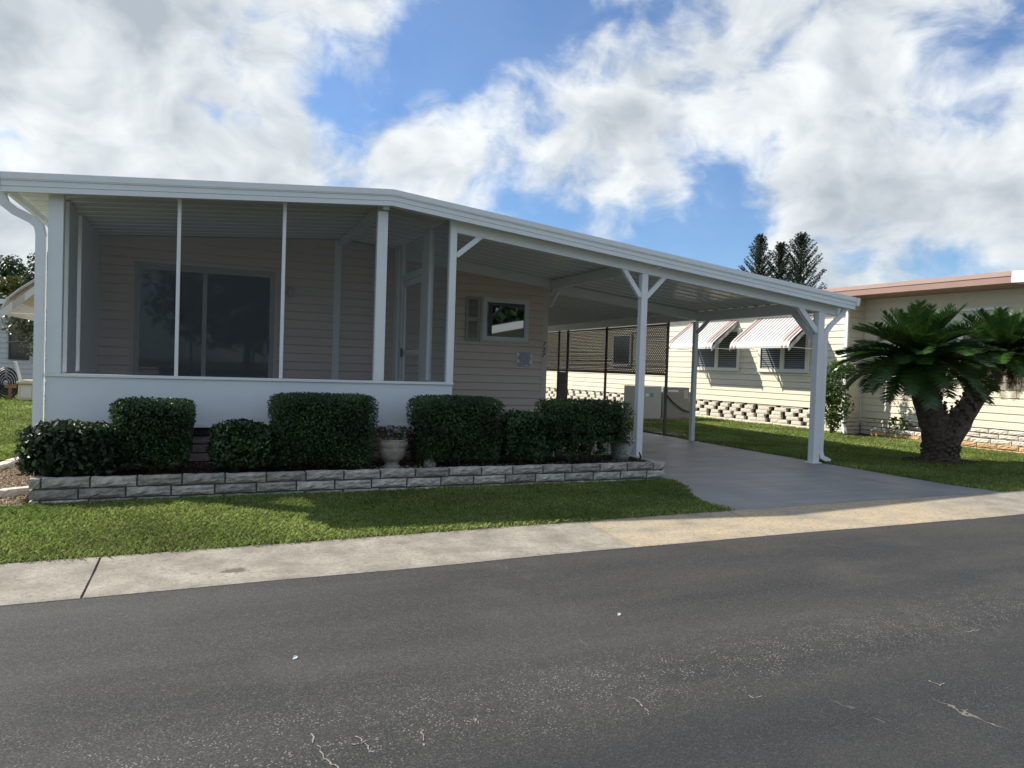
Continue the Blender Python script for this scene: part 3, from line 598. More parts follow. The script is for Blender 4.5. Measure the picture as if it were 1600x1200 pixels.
slme = slm.mesh('louver', shutterm)
zz = 1.962
while zz < 2.645:
    if not (2.275 < zz < 2.335): link('louver', slme, sh, (0, YB-.036, zz))
    zz += .0225
# house number 7 2 7, stacked on the corner trim
def digit(ch, x, z, h):
    cu = bpy.data.curves.new('digit', 'FONT'); cu.body = ch; cu.size = h*1.38; cu.extrude = .004; cu.shear = .15
    ob = bpy.data.objects.new('digit', cu); COL.objects.link(ob)
    dg = bpy.context.evaluated_depsgraph_get(); me = bpy.data.meshes.new_from_object(ob.evaluated_get(dg)); bpy.data.objects.remove(ob)
    me.materials.clear(); me.materials.append(blackm)
    o = link('house_number_digit', me, home, (x-h*.32, YB-.028, z), (math.pi/2, 0, 0)); return o
for i, ch in enumerate('727'): digit(ch, 5.79-.004*i, 1.865-.105*i, .085)
# carport posts and braces
def cpost(x, y, z0, w=.1, top=None):
    p = MB(); p.box(x-w/2, x+w/2, y-w/2, y+w/2, z0, top); return p.build('post', white, home, bevel=.006)
cpost(5.875, YF, .12, .105, ceil_(5.875)-.217); cpost(9.30, YF, .02, .13, ceil_(9.3)-.218)
cpost(9.40, YB+.2, .02, .09, ceil_(9.4)-.205)
def brace(a, b, w=.05): p = MB(); p.bar(a, b, w, w*1.1); return p.build('brace', white, home)
def fb(x): return ceil_(x)-.215
brace((2.965, YF, 2.90), (3.30, YF, fb(3.30)+.02), .06)
for s in (-1, 1): brace((5.875+s*.05, YF, 2.55), (5.875+s*.36, YF, fb(5.875+s*.36)+.02), .06)
brace((9.235, YF, 2.20), (8.85, YF, fb(8.85)+.02), .075); brace((9.30, YF+.066, 2.05), (9.36, YF+.62, ceil_(9.4)-.19), .075)
brace((9.40, YB+.15, 2.30), (9.40, YB-.22, ceil_(9.4)-.19), .055)
brace((5.90, YB-.03, 2.62), (5.90, YB-.36, 2.90), .05)
b = MB(); b.box(9.20, 9.40, YF-.09, YF+.09, .0205, .035); b.build('base_plate', white, home)
# downspouts
def spout(pts, name='downspout', w=.075, d=.055):
    p = MB(); p.tube(pts, w*.62, 4); return p.build(name, white, home)
spout([(-2.07, 9.17, 3.17), (-2.07, 9.17, 3.08), (-2.04, 9.17, 3.0), (-1.95, 9.18, 2.93), (-1.80, 9.2, 2.86), (-1.735, 9.2, 2.80), (-1.715, 9.2, 2.70), (-1.715, 9.2, .16)], w=.10)
spout([(9.75, 9.15, 2.62), (9.73, 9.16, 2.52), (9.52, 9.2, 2.32), (9.435, 9.22, 2.20), (9.42, 9.22, 2.05), (9.42, 9.22, .22), (9.44, 9.2, .12), (9.56, 9.15, .055)], w=.085)
# lattice privacy screen along the far side of the carport
lat = MB(); LX = 9.5
for y0, z0, z1 in ((13.85, .02, 2.62), (16.6, .02, 2.62), (18.82, .02, 2.62), (19.4, .02, 2.62), (21.6, .02, 2.62)): lat.box(LX-.03, LX+.03, y0-.016, y0+.016, z0, z1)
lat.box(LX-.025, LX+.025, 13.886, 21.56, 1.37, 1.42); lat.box(LX-.025, LX+.025, 13.886, 21.56, 2.50, 2.54)
lat = lat.build('lattice_screen', lattm, home)
ls = MB()
def lattice(y0, y1, z0, z1, pitch=.080, w=.030):
    H_ = z1-z0; k = int((y1-y0+H_)/pitch)+1
    for dirn in (1, -1):
        for i in range(k):
            c = y0-(H_ if dirn > 0 else 0)+i*pitch
            a0 = max(0, (y0-c) if dirn > 0 else (c-y1)); a1 = min(H_, (y1-c) if dirn > 0 else (c-y0))
            if dirn < 0: a0 = max(0, c-y1); a1 = min(H_, c-y0)
            if a1-a0 < .02: continue
            xo = LX+dirn*.006
            ls.bar((xo, c+dirn*a0, z0+a0), (xo, c+dirn*a1, z0+a1), .008, w, upv=(0, -dirn*.7071, .7071))
def lattice2(y0, y1, z0, z1):
    lattice(y0, y1, z0, z1)
    H_ = z1-z0; k = int((H_)/.080)+1
    for i in range(1, k+1):  # remaining strips of the falling family
        c = y1+i*.080; a0 = c-y1; a1 = min(H_, c-y0)
        if a1-a0 > .02: ls.bar((LX-.006, c-a0, z0+a0), (LX-.006, c-a1, z0+a1), .008, .030, upv=(0, .7071, .7071))
lattice2(13.9, 21.55, 1.42, 2.50); lattice2(18.86, 19.36, .1, 1.36)
lo = ls.build('lattice_strips', lattm, lat); lo['kind'] = 'stuff'
# window awning on the house's left flank (seen edge on past the downspout)
def awning(parent, W_, proj, drop, under=awncream, name='window_awning', stripe=None):
    """local: x along wall 0..W_, y outwards (negative y = out), z top = 0"""
    rt_ = link(name, None, parent); n = int(W_/.065); pw = W_/n
    for i in range(n):
        odd = i % 2; m = (stripe or maroon) if i in (1, 3, n-2, n-4) else awnwhite
        z = .018 if odd else 0; p = MB(); x0, x1 = i*pw, (i+1)*pw-.006
        pr = [(0, z), (-proj*.82, -drop*.72+z), (-proj*.95, -drop*.86+z*.8), (-proj, -drop+z*.3), (-proj, -drop-.06), (-proj+.006, -drop-.06), (-proj+.006, -drop+z*.3-.01), (-proj*.94, -drop*.86+z*.8-.012), (-proj*.81, -drop*.72+z-.012), (.0, z-.014)]
        p.prism(pr, 'x', x0, x1); p.build('panel', m, rt_)
    for x in (0.0, W_):
        k = 8
        for i in range(k):
            t0, t1 = i/k, (i+1)/k; p = MB(); y0, y1 = -proj*t0, -proj*t1+.004
            p.prism([(y0, -drop*t0-.012), (y1, -drop*t1-.012), (y1, -drop*t1-.13), (y0, -drop*t0-.13)], 'x', x-.006+(.004 if i % 2 else 0), x+.006+(.004 if i % 2 else 0)); p.build('fringe', awnwhite if i % 2 else awngrey, rt_)
        p = MB(); p.bar((x+(.03 if x == 0 else -.03), -.02, -drop*1.05), (x+(.03 if x == 0 else -.03), -proj+.02, -drop-.03), .018, .018); p.build('arm', white, rt_)
    p = MB(); p.add([(.02, -.01, -.03), (W_-.02, -.01, -.03), (W_-.02, -proj*.9, -drop*.86), (.02, -proj*.9, -drop*.86)], [(0, 1, 2, 3)]); p.build('lining', under, rt_)
    return rt_
aw = awning(home, 2.6, 1.25, 1.15, stripe=awngrey)
aw.location = (-1.75, 15.9, 3.22); aw.rotation_euler = (0, 0, -math.pi/2)
# deck step with green carpet beside the porch door
st = MB(); st.box(3.0, 4.75, 9.75, YB-.03, .02, .245); st = st.build('landing', whiteplastic, home)
b = MB(); b.box(3.02, 4.73, 9.740, YB-.03, .14, .252); b.build('carpet', greencarpet, st)

# taped paper notice
nt_ = thing('posted_notice', 'small printed paper notice taped to the taupe wall under the window', 'notice', (5.395, YB-.036, 1.60))
p = MB(); jag = [(-.115, .13), (.115, .135), (.118, -.09), (.09, -.135), (.05, -.12), (.02, -.14), (-.03, -.125), (-.08, -.135), (-.118, -.11)]
p.prism(jag, 'y', -.002, .002); p.build('paper', MATS['notice'], nt_)
for x, z in ((-.135, .09), (.135, .075), (-.13, -.035), (.132, -.045)):
    p = MB(); p.box(x-.028, x+.028, -.005, -.0025, z-.03, z+.03); p.build('tape', white, nt_)
p = MB(); p.box(.02, .06, -.005, -.0025, -.125, -.10); p.build('tape', white, nt_)

# ------------------------------------------------------------------ planter wall of grey split blocks
ang = math.atan2(PLY1-PLY0, PLX1-PLX0); PLEN = math.hypot(PLX1-PLX0, PLY1-PLY0)
pl = thing('planter_wall', 'low grey split block planter wall in front of the porch', 'planter wall', (PLX0, PLY0, 0), ang)
b = MB(); b.box(.03, PLEN-.03, .016, .10, -.05, .252); b.box(.02, .10, .10, 1.25, -.05, .252); b.box(PLEN-.10, PLEN-.02, .10, .9, -.05, .252); b.build('mortar_core', mortar, pl)
def splitblock(L, seed, h=.093, d=.10, amp=1.0):
    r = random.Random(seed); b = MB(); nx, nz = max(4, int(L/.045)), 4
    idx = {}
    for i in range(nx+1):
        for k in range(nz+1):
            edge_ = i in (0, nx) or k in (0, nz)
            y = (.004 + r.uniform(0, .004)) if edge_ else r.uniform(-.014, .003)*amp
            x = i*L/nx + (0 if i in (0, nx) else r.uniform(-.012, .012)); z = -h/2+k*h/nz + (r.uniform(-.004, .004) if edge_ else r.uniform(-.007, .007))
            idx[i, k] = len(b.v); b.v.append((x, y, z))
    for i in range(nx):
        for k in range(nz): b.f.append((idx[i, k], idx[i+1, k], idx[i+1, k+1], idx[i, k+1]))
    base = len(b.v); per = [idx[i, 0] for i in range(nx+1)] + [idx[nx, k] for k in range(1, nz+1)] + [idx[i, nz] for i in range(nx-1, -1, -1)] + [idx[0, k] for k in range(nz-1, 0, -1)]
    b.v += [(b.v[i][0], d, b.v[i][2]) for i in per]; n = len(per)
    for i in range(n): b.f.append((per[i], base+i, base+(i+1) % n, per[(i+1) % n]))
    b.f.append(tuple(base+i for i in range(n))[::-1])
    return b
def course_wall(parent, L, z, start, m, name='brick', BL=.402, gap=.018, h=.088, variants=None, rot=0.0, origin=(0, 0), d=.10, zj=.003):
    x = 0.0; first = True
    while x < L-.03:
        ln = start if first else BL-gap; first = False
        ln = min(ln, L-x)
        if L-(x+ln) < .06: ln = L-x
        key = (round(ln, 3), random.randrange(5), m.name, h)
        if key not in variants: variants[key] = splitblock(ln, hash((key[0], key[1])) & 0xffff, h, d).mesh('split_block', m)
        c, s = math.cos(rot), math.sin(rot)
        link(name, variants[key], parent, (origin[0]+c*x, origin[1]+s*x, z+random.uniform(-zj, zj)), (random.uniform(-.01, .01), random.uniform(-.004, .004), rot+random.uniform(-.008, .008)))
        x += ln+gap
V1 = {}
for c, st_ in ((0, .08), (1, .39), (2, .085)): course_wall(pl, PLEN, .008+c*.104, st_, brickg, variants=V1)
for c, st_ in ((1, .2), (2, .39)):   # returns at both ends
    course_wall(pl, 1.1, .008+c*.104, st_, brickg, variants=V1, rot=math.pi/2, origin=(PLEN, .105))
    course_wall(pl, 1.1, .008+c*.104, st_, brickg, variants=V1, rot=-math.pi/2, origin=(0, 1.22))
# mulch bed with stones
bed = MB(); nx, ny = 60, 12
for i in range(nx+1):
    for j in range(ny+1):
        u, v = i/nx, j/ny; bed.v.append((PLX0+.1+u*(PLX1-PLX0-.2), PLY0+.09+u*(PLY1-PLY0)+v*(9.32-PLY0-.2), .175+.03*v+random.uniform(-.014, .014)))
for i in range(nx):
    for j in range(ny): a = i*(ny+1)+j; bed.f.append((a, a+ny+1, a+ny+2, a+1))
struct(bed.build('planter_bed', soilm), 'dark mulch bed behind the planter wall')
def chips(name, n, area, size, m, zf, label, cat):
    P = np.stack([rng.uniform(area[0], area[1], n), rng.uniform(area[2], area[3], n), np.zeros(n)], 1)
    if len(area) > 4: k = in_poly(P[:, 0], P[:, 1], area[4]); P = P[k]; n = len(P)
    P[:, 2] = zf(P[:, 0], P[:, 1])+rng.uniform(-.005, .012, n)
    # little irregular octahedra
    F = [(0, 2, 4), (2, 1, 4), (1, 3, 4), (3, 0, 4), (2, 0, 5), (1, 2, 5), (3, 1, 5), (0, 3, 5)]
    O = np.array([(1, 0, 0), (-1, 0, 0), (0, 1, 0), (0, -1, 0), (0, 0, 1), (0, 0, -1)], float)
    a = rng.uniform(0, 6.28, n); sc = size*rng.uniform(.5, 1.4, (n, 1, 3))*np.array([1, .8, .6]); Q = O[None]*sc*rng.uniform(.75, 1.25, (n, 6, 1))
    c, s = np.cos(a)[:, None], np.sin(a)[:, None]; Q = np.stack([Q[..., 0]*c-Q[..., 1]*s, Q[..., 0]*s+Q[..., 1]*c, Q[..., 2]], 2)+P[:, None]
    tri = Q[:, np.array(F)].reshape(-1, 3, 3); o = link(name, np_mesh(name, tri, 3, m, np.repeat(rng.uniform(.55, 1.25, n), 8)))
    o['kind'] = 'stuff'; o['label'] = label; o['category'] = cat
barkchip = leafmat('bark_chip', (.13, .095, .075), (.06, .04, .03), rough=.9, trans=0, spec=.1)
gravelm = leafmat('tan_gravel', (.52, .40, .27), (.34, .25, .17), rough=.9, trans=0, spec=.2, scale=14)
bedz = lambda x, y: .185+.022*(y-PLY0)
chips('bark_mulch', 6500, (PLX0+.1, PLX1-.1, PLY0+.13, 9.2), .016, barkchip, bedz, 'dark bark chips lying in the planter', 'mulch')
palest = leafmat('pale_stone', (.40, .36, .32), (.22, .2, .18), rough=.9, trans=0, spec=.2)
chips('pale_stones', 500, (1.6, 5.45, 8.16, 8.7), .020, palest, bedz, 'small pale stones scattered on the planter mulch', 'stones')
gp = [(-1.56, 7.75), (-1.62, 8.0), (-1.66, 9.3), (-1.75, 11.2), (-2.05, 11.2), (-2.32, 9.6), (-2.42, 8.6), (-2.0, 7.95)]
b = MB(); b.prism(gp, 'z', -.05, .03); struct(b.build('gravel_bed', mat('gravel_soil', (.36, .27, .18), .95, .3, 30, .8, 80)), 'tan gravel strip beside the planter')
chips('tan_gravel', 9000, (-2.5, -1.5, 7.7, 11.3, gp), .016, gravelm, lambda x, y: .034+0*x, 'tan gravel chips at the left end of the planter', 'gravel')
ed = thing('edging_stones', 'row of pale edging stones around the gravel by the left downspout', 'edging', (0, 0, 0))
for i, (x, y, r) in enumerate(((-2.46, 8.65, 1.50), (-2.41, 9.12, 1.46), (-2.35, 9.60, 1.4), (-2.27, 10.07, 1.4), (-2.2, 10.54, 1.42), (-1.86, 8.28, .55))):
    me = splitblock(.42, 50+i, .09, .12).mesh('edging_stone', brickw); link('stone', me, ed, (x, y, .06), (0, 0, r))

# ------------------------------------------------------------------ shrubs
def shrub(name, label, cx, cy_, z0, sx, sy_, h, n, leafm, lsize, zb=.12, power=5, taper=.0, ragged=.03, core=True, hollow=None, rz=0, topm=None, rough=.9, topround=0):
    """clipped shrub: a rounded block of leaves on short stems"""
    t = thing(name, label, 'shrub', (cx, cy_, z0), rz, 'clipped shrubs in the planter')
    ar = np.array([sy_*h, sx*h, sx*sy_]); fx = rng.choice(3, n*2, p=ar/ar.sum()); u = rng.uniform(-1, 1, (n*2, 3)); u[np.arange(n*2), fx] = rng.choice([-1., 1.], n*2)
    u = u[u[:, 2] > -.97][:n]; cube = u.copy(); u = unit(u)
    r = (np.abs(u[:, 0])**power+np.abs(u[:, 1])**power+np.abs(u[:, 2])**power)**(-1/power)
    depth = 1-np.abs(rng.normal(0, .11, len(u))); depth = np.where(rng.random(len(u)) < .16, rng.uniform(.45, .95, len(u)), depth)
    S_ = u*r[:, None]
    lump = 1+ragged*(np.sin(S_[:, 0]*7+cx*3)+np.sin(S_[:, 1]*6+S_[:, 2]*5+cx)+np.sin(S_[:, 2]*9+S_[:, 0]*4))/2 + rng.normal(0, ragged*.55, len(u))
    S_ = S_*(depth*lump)[:, None]; hh = (h-zb)/2
    P = np.stack([S_[:, 0]*sx/2, S_[:, 1]*sy_/2, zb+hh+S_[:, 2]*hh], 1)
    tp = 1-taper*np.clip((zb+hh-P[:, 2])/hh, -1, 1)*.5-taper*.5+ .0
    P[:, 0] *= tp; P[:, 1] *= tp
    Nn = u/np.array([sx, sy_, h]); Nn = unit(Nn)
    if hollow is not None:
        keep = ~hollow(P) | (rng.random(len(P)) < .12); P = P[keep]; Nn = Nn[keep]; u = u[keep]; depth = depth[keep]
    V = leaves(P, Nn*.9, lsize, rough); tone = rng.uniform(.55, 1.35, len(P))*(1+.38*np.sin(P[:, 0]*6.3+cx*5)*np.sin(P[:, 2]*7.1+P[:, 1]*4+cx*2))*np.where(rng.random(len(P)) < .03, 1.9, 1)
    fo = link('foliage', np_mesh('foliage', V, 4, leafm, tone), t)
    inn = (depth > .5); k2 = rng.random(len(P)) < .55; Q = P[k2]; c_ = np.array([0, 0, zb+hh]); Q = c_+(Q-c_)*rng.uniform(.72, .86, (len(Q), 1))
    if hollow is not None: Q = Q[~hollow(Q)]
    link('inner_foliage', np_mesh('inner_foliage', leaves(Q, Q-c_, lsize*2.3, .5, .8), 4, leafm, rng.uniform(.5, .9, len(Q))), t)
    st_ = MB()
    for i in range(5):
        a = random.uniform(0, 6.28); rr = random.uniform(.02, .09)
        st_.tube([(rr*math.cos(a), rr*math.sin(a), 0), (rr*2*math.cos(a), rr*2*math.sin(a), h*.3), (sx*.28*math.cos(a), sy_*.28*math.sin(a), h*.7)], [.018, .013, .006], 5)
        for q in range(4):
            b_ = a+random.uniform(-1, 1); z_ = h*random.uniform(.15, .5)
            st_.tube([(rr*math.cos(a), rr*math.sin(a), z_), (sx*.36*math.cos(b_), sy_*.36*math.sin(b_), z_+h*.3)], [.007, .003], 4)
    st_.build('stems', stem, t)
    return t
ZB = .19
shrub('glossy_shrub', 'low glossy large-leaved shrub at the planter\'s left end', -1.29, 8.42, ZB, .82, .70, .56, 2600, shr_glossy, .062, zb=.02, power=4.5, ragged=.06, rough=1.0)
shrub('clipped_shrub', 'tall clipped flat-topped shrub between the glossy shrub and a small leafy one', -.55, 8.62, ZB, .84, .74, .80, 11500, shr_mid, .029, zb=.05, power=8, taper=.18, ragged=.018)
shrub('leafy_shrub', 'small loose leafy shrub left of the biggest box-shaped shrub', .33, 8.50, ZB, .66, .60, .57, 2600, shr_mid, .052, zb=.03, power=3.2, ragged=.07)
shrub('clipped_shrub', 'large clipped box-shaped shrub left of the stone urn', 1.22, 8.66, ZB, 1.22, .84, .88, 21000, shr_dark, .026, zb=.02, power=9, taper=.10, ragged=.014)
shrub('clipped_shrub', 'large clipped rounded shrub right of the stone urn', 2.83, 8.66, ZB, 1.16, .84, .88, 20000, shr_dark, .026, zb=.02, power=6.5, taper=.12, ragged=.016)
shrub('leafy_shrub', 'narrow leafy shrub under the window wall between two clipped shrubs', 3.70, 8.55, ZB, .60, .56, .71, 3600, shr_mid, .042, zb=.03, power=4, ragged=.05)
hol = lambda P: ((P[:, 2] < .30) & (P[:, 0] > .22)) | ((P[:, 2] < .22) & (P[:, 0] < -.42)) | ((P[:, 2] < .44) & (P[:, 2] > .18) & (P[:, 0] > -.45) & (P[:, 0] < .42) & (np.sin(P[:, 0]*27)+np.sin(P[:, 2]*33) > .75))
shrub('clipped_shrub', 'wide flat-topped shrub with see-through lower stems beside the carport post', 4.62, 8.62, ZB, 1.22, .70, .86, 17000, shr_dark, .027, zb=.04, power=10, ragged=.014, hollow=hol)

# urn with flowers
ur = thing('stone_urn', 'weathered cream stone urn on a pedestal between two clipped shrubs', 'urn', (2.03, 8.60, ZB))
b = MB(); b.lathe([(.115, 0), (.115, .02), (.098, .03), (.08, .055), (.085, .075), (.095, .085)], 24); b.build('foot', urnm, ur, smooth=True)
b = MB(); b.lathe([(.09, .085), (.125, .11), (.152, .16), (.163, .215), (.165, .25), (.160, .262)], 28); b.build('bowl', urnm, ur, smooth=True)
b = MB(); b.lathe([(.160, .262), (.172, .266), (.175, .30), (.172, .335), (.178, .342), (.178, .352), (.15, .352), (.15, .33), (.02, .33)], 28); rim = b.build('rim', urnm, ur)
b = MB()
for i in range(22):
    a = 2*math.pi*i/22; b.bar((.176*math.cos(a), .176*math.sin(a), .283), (.176*math.cos(a+.12), .176*math.sin(a+.12), .318), .012, .010)
b.build('relief', urnm, rim)
fl = thing('flower_plant', 'small pink and lilac flowering plant growing in the stone urn', 'plant', (2.03, 8.60, ZB+.335))
n = 240; P = np.stack([rng.uniform(-.22, .22, n), rng.uniform(-.16, .16, n), rng.uniform(0, .13, n)], 1); P[:, 2] += .05-np.abs(P[:, 0])*.15
link('leaves', np_mesh('leaves', leaves(P, P*[1, 1, 2], .04, .8), 4, shr_mid, rng.uniform(.8, 2, n)), fl)
for nm, m, n in (('pink_petals', petal_p, 34), ('lilac_petals', petal_w, 46)):
    P = np.stack([rng.uniform(-.23, .23, n), rng.uniform(-.17, .10, n), rng.uniform(.06, .18, n)], 1); link(nm, np_mesh(nm, leaves(P, np.tile([0, -1, .6], (n, 1)), .032, .6, .9), 4, m, rng.uniform(.7, 1.2, n)), fl)
b = MB()
for i in range(26): x, y = random.uniform(-.2, .2), random.uniform(-.14, .12); b.tube([(x*.5, y*.5, -.01), (x*.9, y*.9, .08), (x, y, .14)], .003, 4)
b.build('stems', stem, fl)
# little conch-like ornament
on = MB(); on.lathe([(.01, -.055), (.045, -.045), (.066, -.01), (.060, .03), (.035, .06), (.018, .085), (.004, .10)], 14)
vv = []
for (x, y, z) in on.v: k = 1+.12*math.sin(6*math.atan2(y, x)+z*40); vv.append((x*k*1.15, y*k, z))
on.v = vv; on = on.build('garden_ornament', urnm); on.location = (2.46, 8.46, ZB+.055); on.rotation_euler = (.2, .25, .4)
tag(on, 'small cream shell-shaped ornament on the mulch right of the urn', 'ornament')
# weeds in front of the ornament
def tuft(name, label, cat, loc, n, size, spread, h, m=leaf_lt, group=None):
    t = thing(name, label, cat, loc, 0, group); P = np.stack([rng.normal(0, spread, n), rng.normal(0, spread, n), rng.uniform(.0, h, n)], 1)
    link('leaves', np_mesh('leaves', leaves(P, P*[1, 1, 1]+[0, 0, h*.6], size, .5), 4, m, rng.uniform(.6, 1.3, n)), t)
    b = MB()
    for i in range(7): p = P[random.randrange(n)]; b.tube([(0, 0, -.01), (p[0]*.5, p[1]*.5, p[2]*.6), tuple(p)], .003, 4)
    b.build('stems', stem, t); return t
tuft('weed', 'little green weed sprouting between the urn and the ornament', 'weed', (2.29, 8.36, ZB-.01), 40, .045, .04, .07)
tuft('weed', 'small weed at the foot of the narrow leafy shrub', 'weed', (3.42, 8.25, ZB-.01), 30, .05, .05, .06)
# ribbed pot with a small palm
pt = thing('flower_pot', 'pale ribbed flower pot beside the carport post in the planter', 'pot', (5.36, 8.85, .19))
b = MB(); prof = [(.115, 0), (.13, .08), (.15, .20), (.165, .26), (.18, .265), (.18, .30), (.15, .30), (.14, .27), (.02, .27)]; nseg = 48
b.lathe(prof, nseg); b.v = [((x*(1+.025*math.cos(24*math.atan2(y, x))) if z < .255 else x), (y*(1+.025*math.cos(24*math.atan2(y, x))) if z < .255 else y), z) for x, y, z in b.v]; b.build('pot', potm, pt, smooth=True)
pp = thing('potted_palm', 'small spiky green palm growing in the pale ribbed pot', 'plant', (5.36, 8.85, .46))
for i in range(16):
    a = random.uniform(0, 6.28); L_ = random.uniform(.2, .38); e = random.uniform(.3, 1.1); b = MB(); c, s = math.cos(a), math.sin(a); w = .012
    pts = [(c*L_*t*math.cos(e*(1-.5*t)), s*L_*t*math.cos(e*(1-.5*t)), L_*t*math.sin(e*(1-.7*t))) for t in (0, .4, .75, 1)]
    b.v += [q for p, ww in zip(pts, (w, w*1.2, w, .001)) for q in ((p[0]-s*ww, p[1]+c*ww, p[2]), (p[0]+s*ww, p[1]-c*ww, p[2]))]; b.f += [(0, 1, 3, 2), (2, 3, 5, 4), (4, 5, 7, 6)]
    me = b.mesh('leaf', leaf_lt); at = me.attributes.new('tone', 'FLOAT', 'FACE'); at.data.foreach_set('value', [random.uniform(.4, .8)]*3); link('leaf', me, pp)
# twig stub beside the post
tw = MB(); tw.tube([(5.62, 8.45, .18), (5.58, 8.43, .25), (5.60, 8.42, .30), (5.57, 8.42, .36)], [.016, .013, .014, .008], 6); tw.tube([(5.58, 8.43, .25), (5.75, 8.42, .22), (5.86, 8.40, .20)], [.014, .012, .006], 6)
for v in range(len(tw.v)): x, y, z = tw.v[v]; tw.v[v] = (x-.22, y-.05, z)
tag(tw.build('dry_branch', trunkm), 'crooked dry branch stub at the right end of the planter', 'branch')

# ------------------------------------------------------------------ neighbouring cream house (right)
NB = thing('neighbour_house', 'cream sided house with striped awnings and salmon roof edge', 'house', (15.0, 15.5, 0), math.atan2(.083, 1.0))
# local frame: x outward-to-east (+X), y depth; wall face at x=0, faces -x
def nbx(lx, ly): return lx, ly
NY0, NY1 = -1.45, 24.0
b = MB(); b.box(.012, 6.5, NY0, NY1, .63, 3.52); nwall = b.build('wall', creamt, NB)
pitchN = .172
def clapx(L, pitch):   # board facing -x, running along +y
    p = MB(); prof = [(0, .012), (-.028, .012), (-.028, .02), (-.012, pitch), (0, pitch)]
    p.v += [(x, 0, z) for x, z in prof]+[(x, L, z) for x, z in prof]; k = len(prof)
    p.f += [(i, (i+1) % k, (i+1) % k+k, i+k) for i in range(k)]+[tuple(range(k)), tuple(range(k, 2*k))]; return p
me = clapx(NY1-NY0, pitchN).mesh('siding_board', cream)
for i in range(17): link('siding_board', me, nwall, (.010, NY0, .60+i*pitchN))
# return and second wall, set back
W2 = .62; Y20 = -5.55
b = MB(); b.box(W2+.012, 6.5, Y20, NY0-.002, .45, 3.52); nw2 = b.build('wall', creamt, NB)
me2 = clapx(NY0-Y20-.06, pitchN).mesh('siding_board', cream)
for i in range(18): link('siding_board', me2, nw2, (W2+.010, Y20+.05, .43+i*pitchN))
clap3 = MB(); prof = [(0, .012), (-.028, .012), (-.028, .02), (-.012, pitchN), (0, pitchN)]
clap3.v += [(.03, NY0+y-.004, z) for y, z in prof]+[(W2-.012, NY0+y-.004, z) for y, z in prof]; k = 5
clap3.f += [(i, (i+1) % k, (i+1) % k+k, i+k) for i in range(k)]+[tuple(range(k)), tuple(range(k, 2*k))]; me3 = clap3.mesh('siding_board', cream)
for i in range(17): link('siding_board', me3, nwall, (0, 0, .60+i*pitchN))
b = MB(); b.box(-.022, .05, NY0-.03, NY0+.05, .60, 3.5); b.build('corner_trim', creamt, NB)
b = MB(); b.box(W2-.03, W2+.06, Y20-.03, Y20+.08, .40, 3.5); b.build('corner_trim', white, NB)
# ornamental block skirting with openings
sk = MB(); sk.box(.10, .14, NY0, NY1, 0, .60); sk = sk.build('skirting', darkm, NB)
bl = (.33, .27, .42, .58); bb = [splitblock(L_, 300+i, .108, .14, .35).mesh('skirting_block', brickw) for i, L_ in enumerate(bl)]
for c in range(6):
    y = NY0+.02+(.26 if c % 2 else 0.0); z_ = .045+c*.112
    if c % 2: link('block', bb[0], sk, (.008, NY0+.02+.25, z_), (0, 0, -math.pi/2), (.75, 1, 1))
    while y < 17:
        i = random.choice((0, 0, 0, 1, 1, 2)) if c else 3
        link('block', bb[i], sk, (.006+random.uniform(-.004, .004), y+bl[i], z_), (0, 0, -math.pi/2))
        y += bl[i]+(random.choice((.17, .20, .20, .14)) if c and random.random() < .86 else .008)
Vr = {}
for c in range(6): course_wall(sk, W2-.05, .045+c*.104, .2 if c % 2 else .38, brickw, 'block', variants=Vr, origin=(.04, NY0-.02))
sk2 = MB(); sk2.box(W2-.02, W2+.10, Y20+.02, NY0-.10, -.05, .42); sk2 = sk2.build('skirting', mortar, NB)
V2 = {}
for c, s_ in ((0, .2), (1, .39), (2, .2), (3, .39)): course_wall(sk2, NY0-Y20-.1, .06+c*.104, s_, brickw, 'block', variants=V2, rot=-math.pi/2, origin=(W2-.045, NY0-.06))
# roof, eave, salmon fascia
b = MB(); b.add([(-.42, Y20-.05, 3.70), (3.2, Y20-.05, 3.98), (6.9, Y20-.05, 3.70), (-.42, NY1+.4, 3.70), (3.2, NY1+.4, 3.98), (6.9, NY1+.4, 3.70), (-.42, Y20-.05, 3.53), (6.9, Y20-.05, 3.53), (-.42, NY1+.4, 3.53), (6.9, NY1+.4, 3.53)],
                [(0, 1, 4, 3), (1, 2, 5, 4), (6, 8, 9, 7), (0, 6, 7, 2, 1), (3, 4, 5, 9, 8), (2, 7, 9, 5), (0, 3, 8, 6)]); nroof = b.build('roof', whiteplastic, NB)
b = MB(); b.box(-.46, -.422, Y20-.05, NY1+.4, 3.64, 3.735); b.build('fascia_cap', mat('salmon_light', (.42, .28, .235), .5, .08), nroof)
b = MB(); b.box(-.445, -.422, Y20-.05, NY1+.4, 3.50, 3.638); b.build('fascia', pink, nroof)
b = MB(); b.box(-.41, W2+.02, Y20, NY1, 3.505, 3.529); b.build('soffit', mat('soffit_salmon', (.42, .25, .20), .6, .1), nroof)
b = MB(); b.add([(-.46, Y20-.06, 3.735), (-.46, Y20-3.2, 3.66), (5.5, Y20-3.2, 3.66), (5.5, Y20-.06, 3.85), (-.46, Y20-.06, 3.50), (-.46, Y20-3.2, 3.42), (5.5, Y20-3.2, 3.42), (5.5, Y20-.06, 3.50)],
                [(0, 1, 2, 3), (7, 6, 5, 4), (0, 4, 5, 1), (2, 6, 7, 3), (1, 5, 6, 2), (3, 7, 4, 0)]); b.build('porch_roof', white, NB)
for y in (-3.0,): post_ = MB(); post_.box(-.3, -.2, Y20-3.1, Y20-3.0, 0, 3.44); post_.build('post', white, NB)
